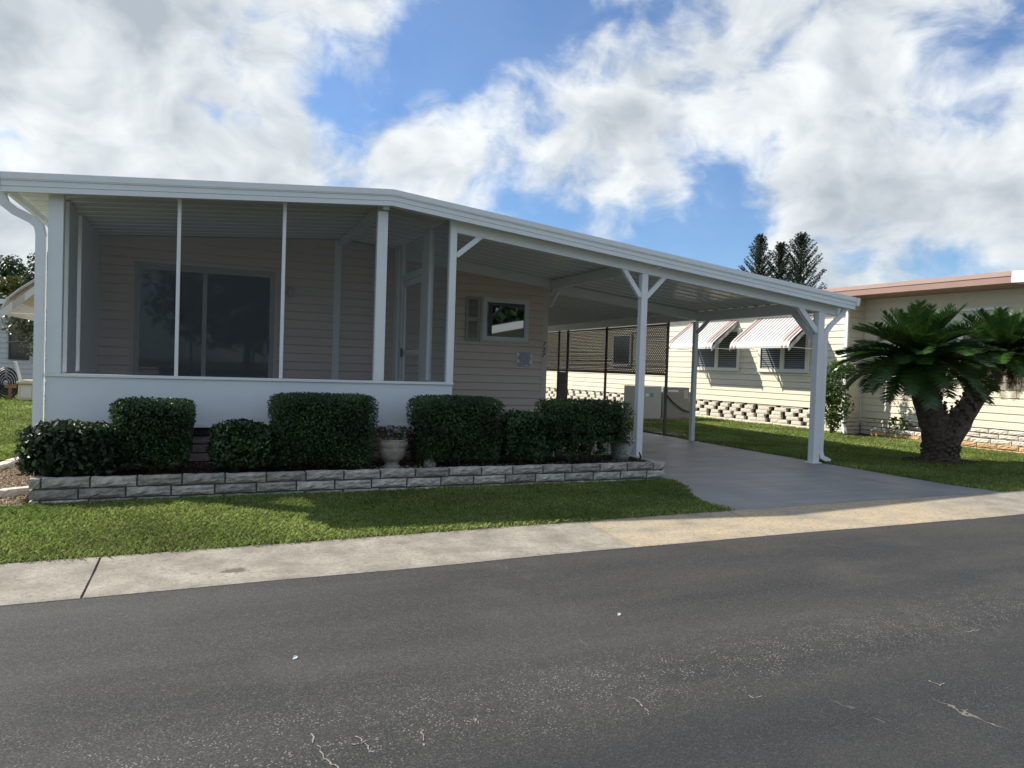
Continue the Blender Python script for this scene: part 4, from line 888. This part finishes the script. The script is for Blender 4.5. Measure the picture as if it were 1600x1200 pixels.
# windows with blinds and awnings on wall 1
slat = MB(); slat.box(-.012, .006, 0, .78, 0, .014); 
def nwindow(x, y0, y1, z0, z1, panes=2):
    w = MB(); T = .10
    ys = np.linspace(y0, y1, panes+1)
    w.box(x-.06, x, y0, y0+T, z0, z1); w.box(x-.06, x, y1-T, y1, z0, z1); w.box(x-.06, x, y0+T, y1-T, z1-T, z1); w.box(x-.07, x, y0+T, y1-T, z0, z0+T)
    for yy in ys[1:-1]: w.box(x-.058, x, yy-T*.75, yy+T*.75, z0+T, z1-T)
    w = w.build('window', creamt, NB)
    for i in range(panes):
        a = (y0+T) if i == 0 else ys[i]+T*.75; b_ = (y1-T) if i == panes-1 else ys[i+1]-T*.75
        p = MB(); p.box(x-.022, x-.016, a, b_, z0+T, z1-T); p.build('pane', MATS['glass2'], w)
        p = MB(); zz = z0+T+.01
        while zz < z1-T-.02: p.add([(x-.0305, a+.01, zz), (x-.0305, b_-.01, zz), (x-.024, b_-.01, zz+.035), (x-.024, a+.01, zz+.035)], [(0, 1, 2, 3)]); zz += .058
        p.build('blind', mat('blind', (.16, .18, .19), .35, .05) if 'blind' not in MATS else MATS['blind'], w)
MATS['glass2'] = mat('dark_window_glass', (.03, .035, .04), .06, .1, 2)
def wl(y): return y-15.5
nwindow(-.012, wl(17.75), wl(19.7), 1.55, 2.85, 2); nwindow(-.012, wl(15.2), wl(17.0), 1.55, 2.85, 2)
nwindow(-.012, wl(23.2), wl(24.4), 1.6, 2.85, 1)
for y1 in (20.05, 17.15):
    a_ = awning(NB, 2.15, 1.02, .85, under=awnwhite); a_.location = (-.02, wl(y1), 3.10); a_.rotation_euler = (0, 0, -math.pi/2)
nwindow(W2-.012, -4.9, -3.1, 1.5, 2.8, 2)
b = MB(); b.box(W2-.09, W2-.02, -5.0, -2.6, 3.06, 3.12); b.build('window_header', white, NB)
# neighbour's downspout
b = MB(); b.tube([(-.40, NY0-.02, 3.50), (-.40, NY0-.02, 3.40), (-.10, NY0-.05, 3.2), (-.09, NY0-.06, 3.05), (-.09, NY0-.06, .30), (-.12, NY0-.10, .17), (-.45, NY0-.42, .06)], .05, 4); b.build('downspout', white, NB)
# trim pipe at the corner
b = MB(); b.tube([(.55, NY0-.06, .3), (.55, NY0-.06, 1.6)], .012, 6); b.build('conduit', white, NB)

# orange planter wall along the neighbour's house
OP = thing('orange_planter_wall', 'low two-course orange and cream block planter wall by the cream house', 'planter wall', (15.0, 15.5, 0), math.atan2(.083, 1.0))
b = MB(); b.box(.13, .22, -7.6, -2.15, -.05, .235); b.box(.22, W2-.04, -2.22, -2.14, -.05, .235); b.build('mortar_core', mortar, OP)
V3 = {}
for c, s_ in ((0, .3), (1, .42), (2, .28)): course_wall(OP, 5.4, -.02+c*.104, s_, bricko if c < 2 else brickw, variants=V3, rot=-math.pi/2, origin=(.11, -2.16), BL=.43, h=.094)
b = MB(); b.box(.22, W2-.04, -7.5, -2.23, -.05, .16); b.build('soil', soilm, OP)
tuft('weed_plant', 'bright green leafy plant in the orange planter wall', 'plant', (15.52, 12.75, .16), 70, .14, .15, .38)
# ------------------------------------------------------------------ climber shrub by the neighbour's corner
def leafy(name, label, cat, loc, blobs, n, size, m, trunk, group=None, stemm=trunkm):
    t = thing(name, label, cat, loc, 0, group); Ps = []; Ns = []; w = np.array([b[3]*b[4]*b[5] for b in blobs])**.67; w = w/w.sum()
    for (bx, by, bz, rx, ry, rz_), ww in zip(blobs, w):
        k = int(n*ww); u = unit(rng.normal(0, 1, (k, 3))); r = rng.uniform(.35, 1.0, (k, 1))**.5*(1+.18*np.sin(u[:, :1]*5+u[:, 1:2]*4+bx)); Ps.append(np.array([bx, by, bz])+u*r*np.array([rx, ry, rz_])); Ns.append(u)
    P = np.concatenate(Ps); Nn = np.concatenate(Ns)
    link('crown', np_mesh('crown', leaves(P, Nn, size, .7, up=.3), 4, m, rng.uniform(.55, 1.35, len(P))), t)
    b = MB()
    for pts, r0 in trunk: b.tube(pts, list(np.linspace(r0, r0*.35, len(pts))), 7)
    for (bx, by, bz, rx, ry, rz_) in blobs:
        b.tube([trunk[0][0][-1], ((trunk[0][0][-1][0]+bx)/2, (trunk[0][0][-1][1]+by)/2, (trunk[0][0][-1][2]+bz)/2+.05*rz_), (bx, by, bz)], [trunk[0][1]*.35, trunk[0][1]*.25, trunk[0][1]*.12], 5)
    b.build('trunk', stemm, t); return t
leafy('bush', 'bright green bush growing at the cream house corner by the downspout', 'bush', (14.35, 13.75, 0),
      [(.0, 0, 1.15, .38, .35, .45), (.15, -.05, 1.62, .30, .3, .22), (-.25, 0, 1.30, .22, .25, .40), (.25, 0, .75, .33, .3, .45), (.30, 0, 1.75, .35, .3, .15), (-.05, .0, .65, .25, .25, .35), (.1, 0, .35, .2, .2, .25)], 2600, .085, leaf_lt, [([(0, 0, -.02), (.04, 0, .3), (.02, 0, .7), (.0, 0, 1.1)], .03), ([(.06, .02, -.02), (.16, 0, .4), (.2, 0, .9)], .02)])

# ------------------------------------------------------------------ sago palm with two crowns
def at_y(px, py, Y): d = pdir(px, py); t = Y/d.y; return Vector((d.x*t, Y, CAMH+d.z*t))
SGY = 8.95
sg = thing('sago_palm', 'big double-headed sago palm with thick forked trunk on the side lawn', 'palm', (0, 0, 0))
c0 = at_y(1468, 716, SGY); c0.z = 0
fork = at_y(1471, 684, SGY); h1 = at_y(1434, 568, SGY); h2 = at_y(1566, 558, SGY+.15)
tr = MB()
def rough_tube(mb, pts, rads, n=16, amp=.06):
    i0 = len(mb.v); m_ = []
    P_ = []; Rr = []
    for i in range(len(pts)-1):
        for t in np.linspace(0, 1, 6, endpoint=False): P_.append(Vector(pts[i]).lerp(Vector(pts[i+1]), t)); Rr.append(rads[i]*(1-t)+rads[i+1]*t)
    P_.append(Vector(pts[-1])); Rr.append(rads[-1])
    mb.tube(P_, Rr, n)
    for k in range(len(P_)):
        for j in range(n):
            v = Vector(mb.v[i0+k*n+j]); d = v-P_[k]; mb.v[i0+k*n+j] = tuple(P_[k]+d*(1+random.uniform(-amp, amp)+amp*.8*math.sin(k*1.9+j*2.2)))
rough_tube(tr, [c0+Vector((0, 0, -.05)), c0+Vector((0, 0, .12)), c0.lerp(fork, .55), fork], [.33, .29, .275, .30])
rough_tube(tr, [fork-Vector((0, 0, .12)), fork.lerp(h1, .5)+Vector((-.06, 0, 0)), h1], [.26, .21, .19])
rough_tube(tr, [fork+Vector((.05, 0, -.10)), fork.lerp(h2, .45)+Vector((.07, 0, -.03)), h2], [.24, .175, .16])
tro = tr.build('trunk', barkm, sg)
# leaf-base scales covering the trunk
sc_ = MB(); sc_.add([(-.045, 0, -.03), (.045, 0, -.03), (.035, .05, .0), (-.035, .05, .0), (-.03, .055, .035), (.03, .055, .035), (0, .0, .05)], [(0, 1, 2, 3), (3, 2, 5, 4), (4, 5, 6), (0, 3, 4, 6), (1, 6, 5, 2)])
scm = sc_.mesh('leaf_scale', barkm)
for (a, b_, r0, r1, n) in ((c0, fork, .30, .30, 120), (fork, h1, .25, .20, 110), (fork, h2, .215, .165, 100)):
    for i in range(n):
        t = (i+random.random())/n; th = i*2.399; p = Vector(a).lerp(Vector(b_), t); r = (r0+(r1-r0)*t)*.88
        if p.z < .05: continue
        o = link('leaf_scale', scm, tro, (p.x+r*math.cos(th), p.y+r*math.sin(th), p.z), (random.uniform(-.2, .2), random.uniform(-.2, .2), th-math.pi/2)); s_ = random.uniform(.6, 1.15); o.scale = (s_, s_, s_)
def frond_mesh(L, droop, m, seed, npair=44, dry=False):
    r = np.random.default_rng(seed); V = []; T = []
    def pos(t):
        a = droop*t*t; return np.array([L*(t-.18*droop*t**3), 0, -L*.42*a])
    for i in range(npair):
        t = .10+.90*(i+.5)/npair; p = pos(t); q = pos(min(1, t+.02)); d = unit((q-p)[None])[0] if t < .99 else d
        up_ = np.array([-d[2], 0, d[0]]); ll = .21*L*(np.sin(np.pi*(.12+.80*t)))**.7+.02
        for s in (-1, 1):
            dirn = unit((d*.62+np.array([0, s*.80, 0])+up_*(.26 if not dry else -.25)+r.normal(0, .05, 3))[None])[0]; w = .0075*(1.2 if not dry else .8)
            tip = p+dirn*ll+np.array([0, 0, -.02*ll]); wv = d*w
            V.append(np.stack([p-wv, p+wv, (p+tip)/2+wv*1.0+up_*.006, tip, (p+tip)/2-wv*1.0+up_*.006])); T.append(r.uniform(.7, 1.25))
    for i in range(10):
        t0, t1 = i/10, (i+1)/10; p, q = pos(t0), pos(t1); w = .014*(1-t0*.8)
        V.append(np.stack([p+[0, w, 0], p-[0, w, 0], (p+q)/2-[0, w, 0], q-[0, w*.9, 0], q+[0, w*.9, 0]])); T.append(1.6)
    return np_mesh('frond', np.array(V), 5, m, np.array(T))
FM = [frond_mesh(1.0, .28+.16*i, sago_leaf, 20+i) for i in range(4)]; FY = [frond_mesh(1.0, .6+.2*i, sago_yellow, 60+i) for i in range(2)]; FD = [frond_mesh(.8, 1.0+.3*i, sago_dead, 40+i, 26, True) for i in range(2)]
def crown(center, nf, L, name='crown', dead=10, skew=0.0):
    c = link(name, None, sg, center)
    for i in range(nf):
        t = i/nf; th = i*2.39996+random.uniform(-.15, .15); el = math.radians(82-100*t**.95+random.uniform(-8, 8))
        k = 0 if t < .3 else (1 if t < .55 else (2 if t < .8 else 3)); s = L*(.72+.38*min(1, t*1.6))*random.uniform(.9, 1.08)
        link('frond', FM[k] if random.random() > .16 or t < .4 else FY[k % 2], c, (.05*math.cos(th), .05*math.sin(th), .05*(1-t)), (random.uniform(-.2, .2), -el, th), (s, s, s))
    for i in range(dead):
        th = i*2.39996*1.3+random.uniform(-.3, .3); el = math.radians(random.uniform(-70, -25)); s = L*random.uniform(.6, .95)
        o = link('frond', FD[i % 2], c, (.10*math.cos(th), .10*math.sin(th), -.10), (random.uniform(-.3, .3), -el, th), (s, s, s))
crown(h1+Vector((0, 0, .08)), 116, 1.18, dead=14); crown(h2+Vector((.10, .05, .06)), 96, 1.10, dead=18)
# ring of dry litter round the sago foot
chips('leaf_litter', 1200, (c0.x-.8, c0.x+.8, c0.y-.6, c0.y+.6, [(c0.x+.75*math.cos(a), c0.y+.5*math.sin(a)) for a in np.linspace(0, 6.28, 20)]), .02, barkchip, lambda x, y: .04+0*x, 'dry brown litter round the sago trunk', 'litter')

# ------------------------------------------------------------------ air conditioning cabinets by the neighbour
ac = thing('air_conditioner', 'pale tall air conditioning cabinet behind the carport post', 'air conditioner', (11.95, 18.6, 0))
b = MB(); b.box(-.45, .42, -.35, .35, .06, 1.02); b.build('cabinet', acpale, ac, bevel=.012)
b = MB(); b.box(.02, .14, -.356, -.351, .70, .82); b.build('label_plate', mat('teal_label', (.10, .35, .38), .4), ac); b = MB(); b.box(-.13, -.02, -.356, -.351, .72, .80); b.build('label_plate', white, ac)
b = MB(); b.box(-.55, .55, -.45, .45, -.02, .06); b.build('pad', MATS['kerb'], ac)
ac = thing('air_conditioner', 'dark grey air conditioning cabinet with a diagonal black pipe', 'air conditioner', (12.95, 18.75, 0))
b = MB(); b.box(-.42, .52, -.35, .35, .08, 1.0); b.build('cabinet', acgrey, ac, bevel=.012)
b = MB()
for i in range(14): b.box(.53, .534, -.28, .28, .15+i*.055, .175+i*.055)
b.build('louvers', blackm, ac)
b = MB(); b.box(.33, .47, -.356, -.351, .66, .93); b.build('label_plate', acpale, ac); b = MB(); b.box(-.25, .42-.3, -.356, -.351, .86, .92); b.build('label_plate', white, ac)
b = MB(); b.tube([(-.36, -.37, .90), (-.34, -.39, .78), (-.1, -.40, .55), (.25, -.40, .33), (.55, -.40, .25)], .022, 6); b.build('pipe', blackm, ac)
b = MB(); b.box(-.5, .6, -.45, .45, -.02, .08); b.build('pad', MATS['kerb'], ac)
mb_ = thing('meter_box', 'narrow grey electrical box standing right of the cabinets', 'electrical box', (13.75, 18.9, 0))
b = MB(); b.box(-.16, .16, -.12, .12, .0, .85); b.build('box', acgrey, mb_, bevel=.01); b = MB(); b.lathe([(.07, -.03), (.07, .03)], 14); o = b.build('meter', acpale, mb_); o.location = (0, -.14, .62); o.rotation_euler = (math.pi/2, 0, 0)
b = MB(); b.tube([(.2, 0, 0), (.2, 0, .55)], .03, 8); b.build('conduit', acgrey, mb_)
# thin flat black patch at the far end of the drive
bd = MB(); bd.prism([(9.5, 14.0), (9.9, 13.0), (10.15, 14.2), (10.3, 15.6), (9.5, 16.2)], 'z', .02, .05); tag(bd.build('black_ground_patch', blackm), 'flat black patch beside the lattice post at the drive edge', 'ground sheet')

# ------------------------------------------------------------------ far trees and things
def norfolk(loc, h, label, seed, z_from=.25, spread=.17):
    r = np.random.default_rng(seed); t = thing('norfolk_pine', label, 'tree', loc, 0, 'norfolk pines behind the carport roof')
    b = MB(); b.tube([(0, 0, 0), (.05, 0, h*.5), (0, 0, h)], [h*.016, h*.010, h*.003], 8); b.build('trunk', trunkm, t)
    P = []; Nn = []; br = MB(); z = h*z_from
    while z < h*.985:
        f = 1-(z/h); L = h*spread*min(1.0, (f*2.1)**.75)*r.uniform(.88, 1.1)+.12; nb = 5; off = r.uniform(0, 6.28)
        for i in range(nb):
            a = off+6.283*i/nb+r.uniform(-.15, .15); tilt = .30+.55*(1-f)**2+r.uniform(-.08, .08); Lb = L*r.uniform(.8, 1.08)
            tt = np.linspace(.1, 1, max(6, int(Lb/.16))); k = 5
            cx = np.cos(a)*tt*Lb*np.cos(tilt); cyy = np.sin(a)*tt*Lb*np.cos(tilt); cz_ = z+tt*Lb*np.sin(tilt)+.22*Lb*tt**2
            br.tube([(cx[0]*.2, cyy[0]*.2, z), (cx[-1], cyy[-1], cz_[-1])], [.04, .012], 4, cap=False)
            for j in range(13):
                wd = .19*(1-.30*tt)*min(1, Lb/.8)
                P.append(np.stack([cx+r.normal(0, 1, len(tt))*wd*.55, cyy+r.normal(0, 1, len(tt))*wd*.55, cz_+r.normal(0, 1, len(tt))*wd*.32+.05], 1))
                Nn.append(np.tile([0, 0, 1.0], (len(tt), 1)))
        z += .26+.55*f
    P = np.concatenate(P); Nn = np.concatenate(Nn)
    cr = link('crown', np_mesh('crown', leaves(P, Nn, .17, .8, .5), 4, pine_leaf, r.uniform(.6, 1.3, len(P))), t); br.build('branches', trunkm, t)
D = 62.0
for px, ptop, hh, lab, sd_, dd in ((1188, 368, 0, 'leftmost of the three norfolk pines behind the carport roof', 1, 62), (1221, 379, 0, 'middle and shortest of the three norfolk pines', 2, 60), (1253, 366, 0, 'rightmost and tallest of the three norfolk pines', 3, 58)):
    d = pdir(px, ptop); t = dd/d.y; norfolk((d.x*t, dd, 0), CAMH+d.z*t, lab, sd_, .50, .185 if sd_ < 3 else .21)
# trees and bushes on the left
def gx(px, Y): d = pdir(px, 600); return d.x*Y/d.y
leafy('broadleaf_tree', 'dark round-headed tree at the left edge beyond the far house', 'tree', (gx(12, 58), 58, 0), [(0, 0, 7.0, 1.0, 1.1, .8), (.8, 0, 6.2, 1.0, 1.1, .8), (-1.2, 0, 6.0, 1.2, 1.2, .9), (0, 0, 5.0, 1.8, 1.5, 1.1)], 3600, .26, leaf_tree, [([(0, 0, 0), (.2, 0, 2.5), (.0, 0, 5.2)], .22)])
leafy('broadleaf_tree', 'tall dark tree rising behind the left downspout', 'tree', (gx(56, 50), 50, 0), [(0, 0, 6.7, .45, .6, .7), (.2, 0, 6.0, .6, .7, .7), (.7, 0, 6.6, .7, .7, .9), (-.2, 0, 5.4, .6, .7, .6), (.5, 0, 5.6, 1.2, 1, .8)], 2000, .24, leaf_tree, [([(.2, 0, 0), (.1, 0, 3), (.2, 0, 5.8)], .18)])
leafy('yellow_tree', 'yellow-green tree above the awning at the left edge', 'tree', (gx(22, 52), 52, 0), [(0, 0, 5.4, .9, .9, .6), (.7, 0, 5.1, .8, .8, .6), (-1.0, 0, 4.8, 1.0, .8, .7)], 1500, .24, leaf_yel, [([(0, 0, 0), (.1, 0, 2), (.0, 0, 4.4)], .14)])
leafy('hedge_tree', 'broad green tree mass behind the grey far house', 'tree', (gx(30, 44), 44, 0), [(0, 0, 3.3, 2.6, 2, 1.2), (2.6, 0, 3.4, 2.0, 2, 1.2), (-3.0, 0, 3.3, 2.6, 2, 1.2), (-5.5, 0, 3.4, 2.2, 1.5, 1.2)], 4200, .28, leaf_tree, [([(0, 0, 0), (.1, 0, 1.4), (.0, 0, 2.6)], .2)])
leafy('silvery_bush', 'silvery grey-green tall bush hanging beside the left downspout', 'bush', (gx(50, 22.5), 22.5, 0), [(0, 0, 2.35, .55, .5, .5), (.1, 0, 1.75, .42, .4, .5), (-.3, 0, 2.15, .38, .4, .35), (.35, 0, 1.35, .35, .3, .4), (.3, 0, 2.7, .5, .4, .3)], 2600, .095, leaf_silver, [([(.2, 0, 0), (.15, 0, .6), (.1, 0, 1.5)], .04)])
# far grey house on the left
FH = thing('far_house', 'pale grey sided house beyond the left lawn', 'house', (-6.9, 30.5, 0), 0)
b = MB(); b.box(-6, 2.4, 0, 7, .25, 3.05); fw_ = b.build('wall', mat('far_wall_trim', (.56, .57, .57), .6, .05), FH)
me = clap(8.38, .18).mesh('siding_board', mat('far_siding', (.60, .61, .61), .55, .05, 3, obj_var=.04))
for i in range(15): link('siding_board', me, fw_, (-5.99, -.001, .28+i*.18))
b = MB(); b.add([(-6.4, -.5, 3.12), (2.8, -.5, 3.05), (2.8, 7.5, 3.05), (-6.4, 7.5, 3.12), (-6.4, -.5, 3.30), (2.8, -.5, 3.20), (2.8, 7.5, 3.20), (-6.4, 7.5, 3.30)], [(0, 1, 2, 3), (7, 6, 5, 4), (0, 4, 5, 1), (2, 6, 7, 3), (1, 5, 6, 2), (3, 7, 4, 0)]); b.build('roof', white, FH)
for x in (.30, 1.75):
    w = frame(MB(), x, x+.62 if x < 1 else x+.45, 1.15, 2.55, .06, -.07, -.017).build('window', darkframe, FH); b = MB(); b.box(x+.06, (x+.56 if x < 1 else x+.39), -.045, -.035, 1.21, 2.49); b.build('pane', MATS['glass2'], w)
b = MB(); b.bar((.25, -.3, 2.6), (2.2, -1.6, 1.75), .05, .05); b.bar((.3, -.3, 1.75), (1.6, -1.4, 1.85), .03, .03); b.bar((1.5, -1.15, 0), (1.5, -1.15, 2.05), .05, .05); b.build('awning_frame', acgrey, FH)
# things on the left lawn
dbx = thing('deck_box', 'cream plastic storage box beside the left downspout', 'storage box', (-4.40, 24.6, 0))
b = MB(); b.box(-.62, .62, -.35, .35, .06, .52); dbody = b.build('body', beigeplastic, dbx, bevel=.02)
b = MB(); b.box(-.66, .66, -.39, .39, .525, .60); b.box(-.60, .60, -.34, .34, .60, .635); b.build('lid', beigeplastic, dbx, bevel=.015)
for x in (-.42, 0.0, .42): b = MB(); b.box(x-.13, x+.13, -.362, -.352, .14, .44); b.build('panel', whiteplastic, dbx, bevel=.004)
b = MB(); b.box(-.08, .08, -.375, -.36, .17, .23); b.build('latch', wood, dbx)
hr = thing('hose_reel', 'coiled black hose on a reel near the far house', 'hose', (-5.45, 25.0, 0))
for i in range(9):
    b = MB(); r_ = .10+.034*(i % 9); y = -.10+.02*((i*5) % 9); b.tube([(r_*math.cos(a)*.8, y, .50+r_*math.sin(a)*1.25) for a in np.linspace(0, 2*math.pi, 22)], .017, 5, cap=False); b.build('hose_coil', blackm, hr)
b = MB(); b.tube([(0, -.16, .5), (0, .16, .5)], .05, 8); b.bar((-.2, .1, 0), (-.05, .1, .5), .04, .04); b.bar((.2, .1, 0), (.05, .1, .5), .04, .04); b.build('stand', acgrey, hr)
b = MB(); b.bar((-5.28, 24.6, 0), (-5.28, 24.6, .46), .07, .07); b.bar((-5.40, 24.58, .44), (-5.12, 24.58, .44), .05, .10); tag(b.build('wooden_stake', wood), 'short brown wooden stake in front of the black hose', 'stake')
b = MB(); b.bar((-4.83, 24.3, 0), (-5.14, 24.5, 1.16), .085, .05); tag(b.build('leaning_board', whiteplastic, bevel=.006), 'white board leaning beside the black hose', 'board')
bn = MB(); bn.lathe([(.2, 0), (.24, .75), (.26, .78), (.27, .80), (.24, .86), (.05, .9)], 18); bn = bn.build('green_bin', greenplastic); bn.location = (-4.35, 27.5, .22); tag(bn, 'dark green bin behind the cream storage box', 'bin')
pb = MB(); pb.box(-4.8, -3.9, 27.1, 28, 0, .22); tag(pb.build('concrete_step', MATS['kerb']), 'low concrete step behind the cream storage box', 'step')

# ------------------------------------------------------------------ litter on road, kerb stain
for (x, y, lab) in ((967, 961, 'small white scrap lying mid road in front of the driveway'), (461, 1029, 'tiny white scrap on the road at lower left')):
    d = pdir(x, y); t = (-.02-CAMH)/d.z; px_, py_ = d.x*t, d.y*t
    b = MB(); b.add([(px_-.013, py_-.006, -.018), (px_+.006, py_-.009, -.014), (px_+.015, py_+.006, -.012), (px_-.004, py_+.009, -.006)], [(0, 1, 2, 3)]); b.add([(px_-.013, py_-.006, -.0195), (px_+.006, py_-.009, -.0195), (px_-.004, py_+.009, -.012)], [(0, 1, 2)]); tag(b.build('paper_scrap', white), lab, 'litter')

crackm = mat('crack_fill', (.34, .31, .26), .9, .5, 40)
def crack(pts, w=.006):
    b = MB(); P_ = []
    for (x, y) in pts: d = pdir(x, y); t = (-.0195-CAMH)/d.z; P_.append(Vector((d.x*t, d.y*t, -.0172)))
    Q = []
    for a, c in zip(P_[:-1], P_[1:]):
        for k in range(4): Q.append(a.lerp(c, k/4)+Vector((random.uniform(-.008, .008), random.uniform(-.008, .008), 0)))
    Q.append(P_[-1])
    for a, c in zip(Q[:-1], Q[1:]):
        if random.random() < .12: continue
        n = Vector((-(c-a).y, (c-a).x, 0)).normalized()*w*random.uniform(.2, .7); b.add([a-n, a+n, c+n*.8, c-n*.8], [(0, 1, 2, 3)])
    b.build('crack', crackm, bpy.data.objects['road'])
for pts in (((483, 1138), (489, 1158), (501, 1172), (507, 1186), (524, 1196), (529, 1206)), ((556, 1150), (566, 1158), (574, 1168), (584, 1176)), ((548, 1162), (560, 1164), (572, 1158)), ((657, 1140), (664, 1150), (662, 1166)),
            ((985, 1090), (998, 1096), (1008, 1106), (1014, 1118)), ((1168, 1086), (1180, 1092), (1190, 1088)), ((730, 1128), (742, 1124), (748, 1132)), ((1490, 980), (1512, 988), (1530, 984)), ((1452, 1064), (1468, 1072), (1476, 1068))): crack(pts)

# ------------------------------------------------------------------ house across the street (seen only mirrored in the window panes)
AH = thing('opposite_house', 'white roofed carport home across the street mirrored in the window', 'house', (0, 0, 0))
b = MB(); b.prism([(7.9, .2), (26.5, .2), (26.5, 2.18), (17.5, 4.08), (7.9, 2.02)], 'y', -16, -11.5); b.build('wall', creamt, AH)
b = MB(); q = [(x, y, z+dz) for dz in (0, .20) for y in (-8.6, -17) for x, z in ((7.5, 1.95), (17.5, 4.1), (27, 2.1))]
b.add(q, [(0, 3, 4, 1), (1, 4, 5, 2), (6, 7, 10, 9), (7, 8, 11, 10), (0, 1, 7, 6), (1, 2, 8, 7), (3, 9, 10, 4), (4, 10, 11, 5), (0, 6, 9, 3), (2, 5, 11, 8)]); b.build('roof', white, AH)
for x in (7.8, 26.6): b = MB(); b.box(x-.06, x+.06, -8.9, -8.78, 0, 2.05); b.build('post', white, AH)
for x in (11, 15, 21): w = frame(MB(), x, x+1.5, 1.1, 2.3, .08, -11.5, -11.44).build('window', white, AH); b = MB(); b.box(x+.08, x+1.42, -11.48, -11.47, 1.18, 2.22); b.build('pane', MATS['glass2'], w)

for i, (x, y) in enumerate(((2, -24), (9, -25), (16, -24.5), (23, -25))):
    leafy('street_tree', ['dark', 'broad', 'tall', 'spreading'][i]+' green tree standing behind the house across the street', 'tree', (x, y, 0), [(0, 0, 9-.5*i, 3.6, 2.5, 3.2), (2.5, 0, 6, 3.2, 2.5, 2.8), (-2.5, 0, 5.5, 3.2, 2.5, 2.8), (0, 0, 4, 4, 2.5, 2.2)], 4200, .62, leaf_tree, [([(0, 0, 0), (.1, 0, 2), (0, 0, 5)], .3)], 'trees across the street')
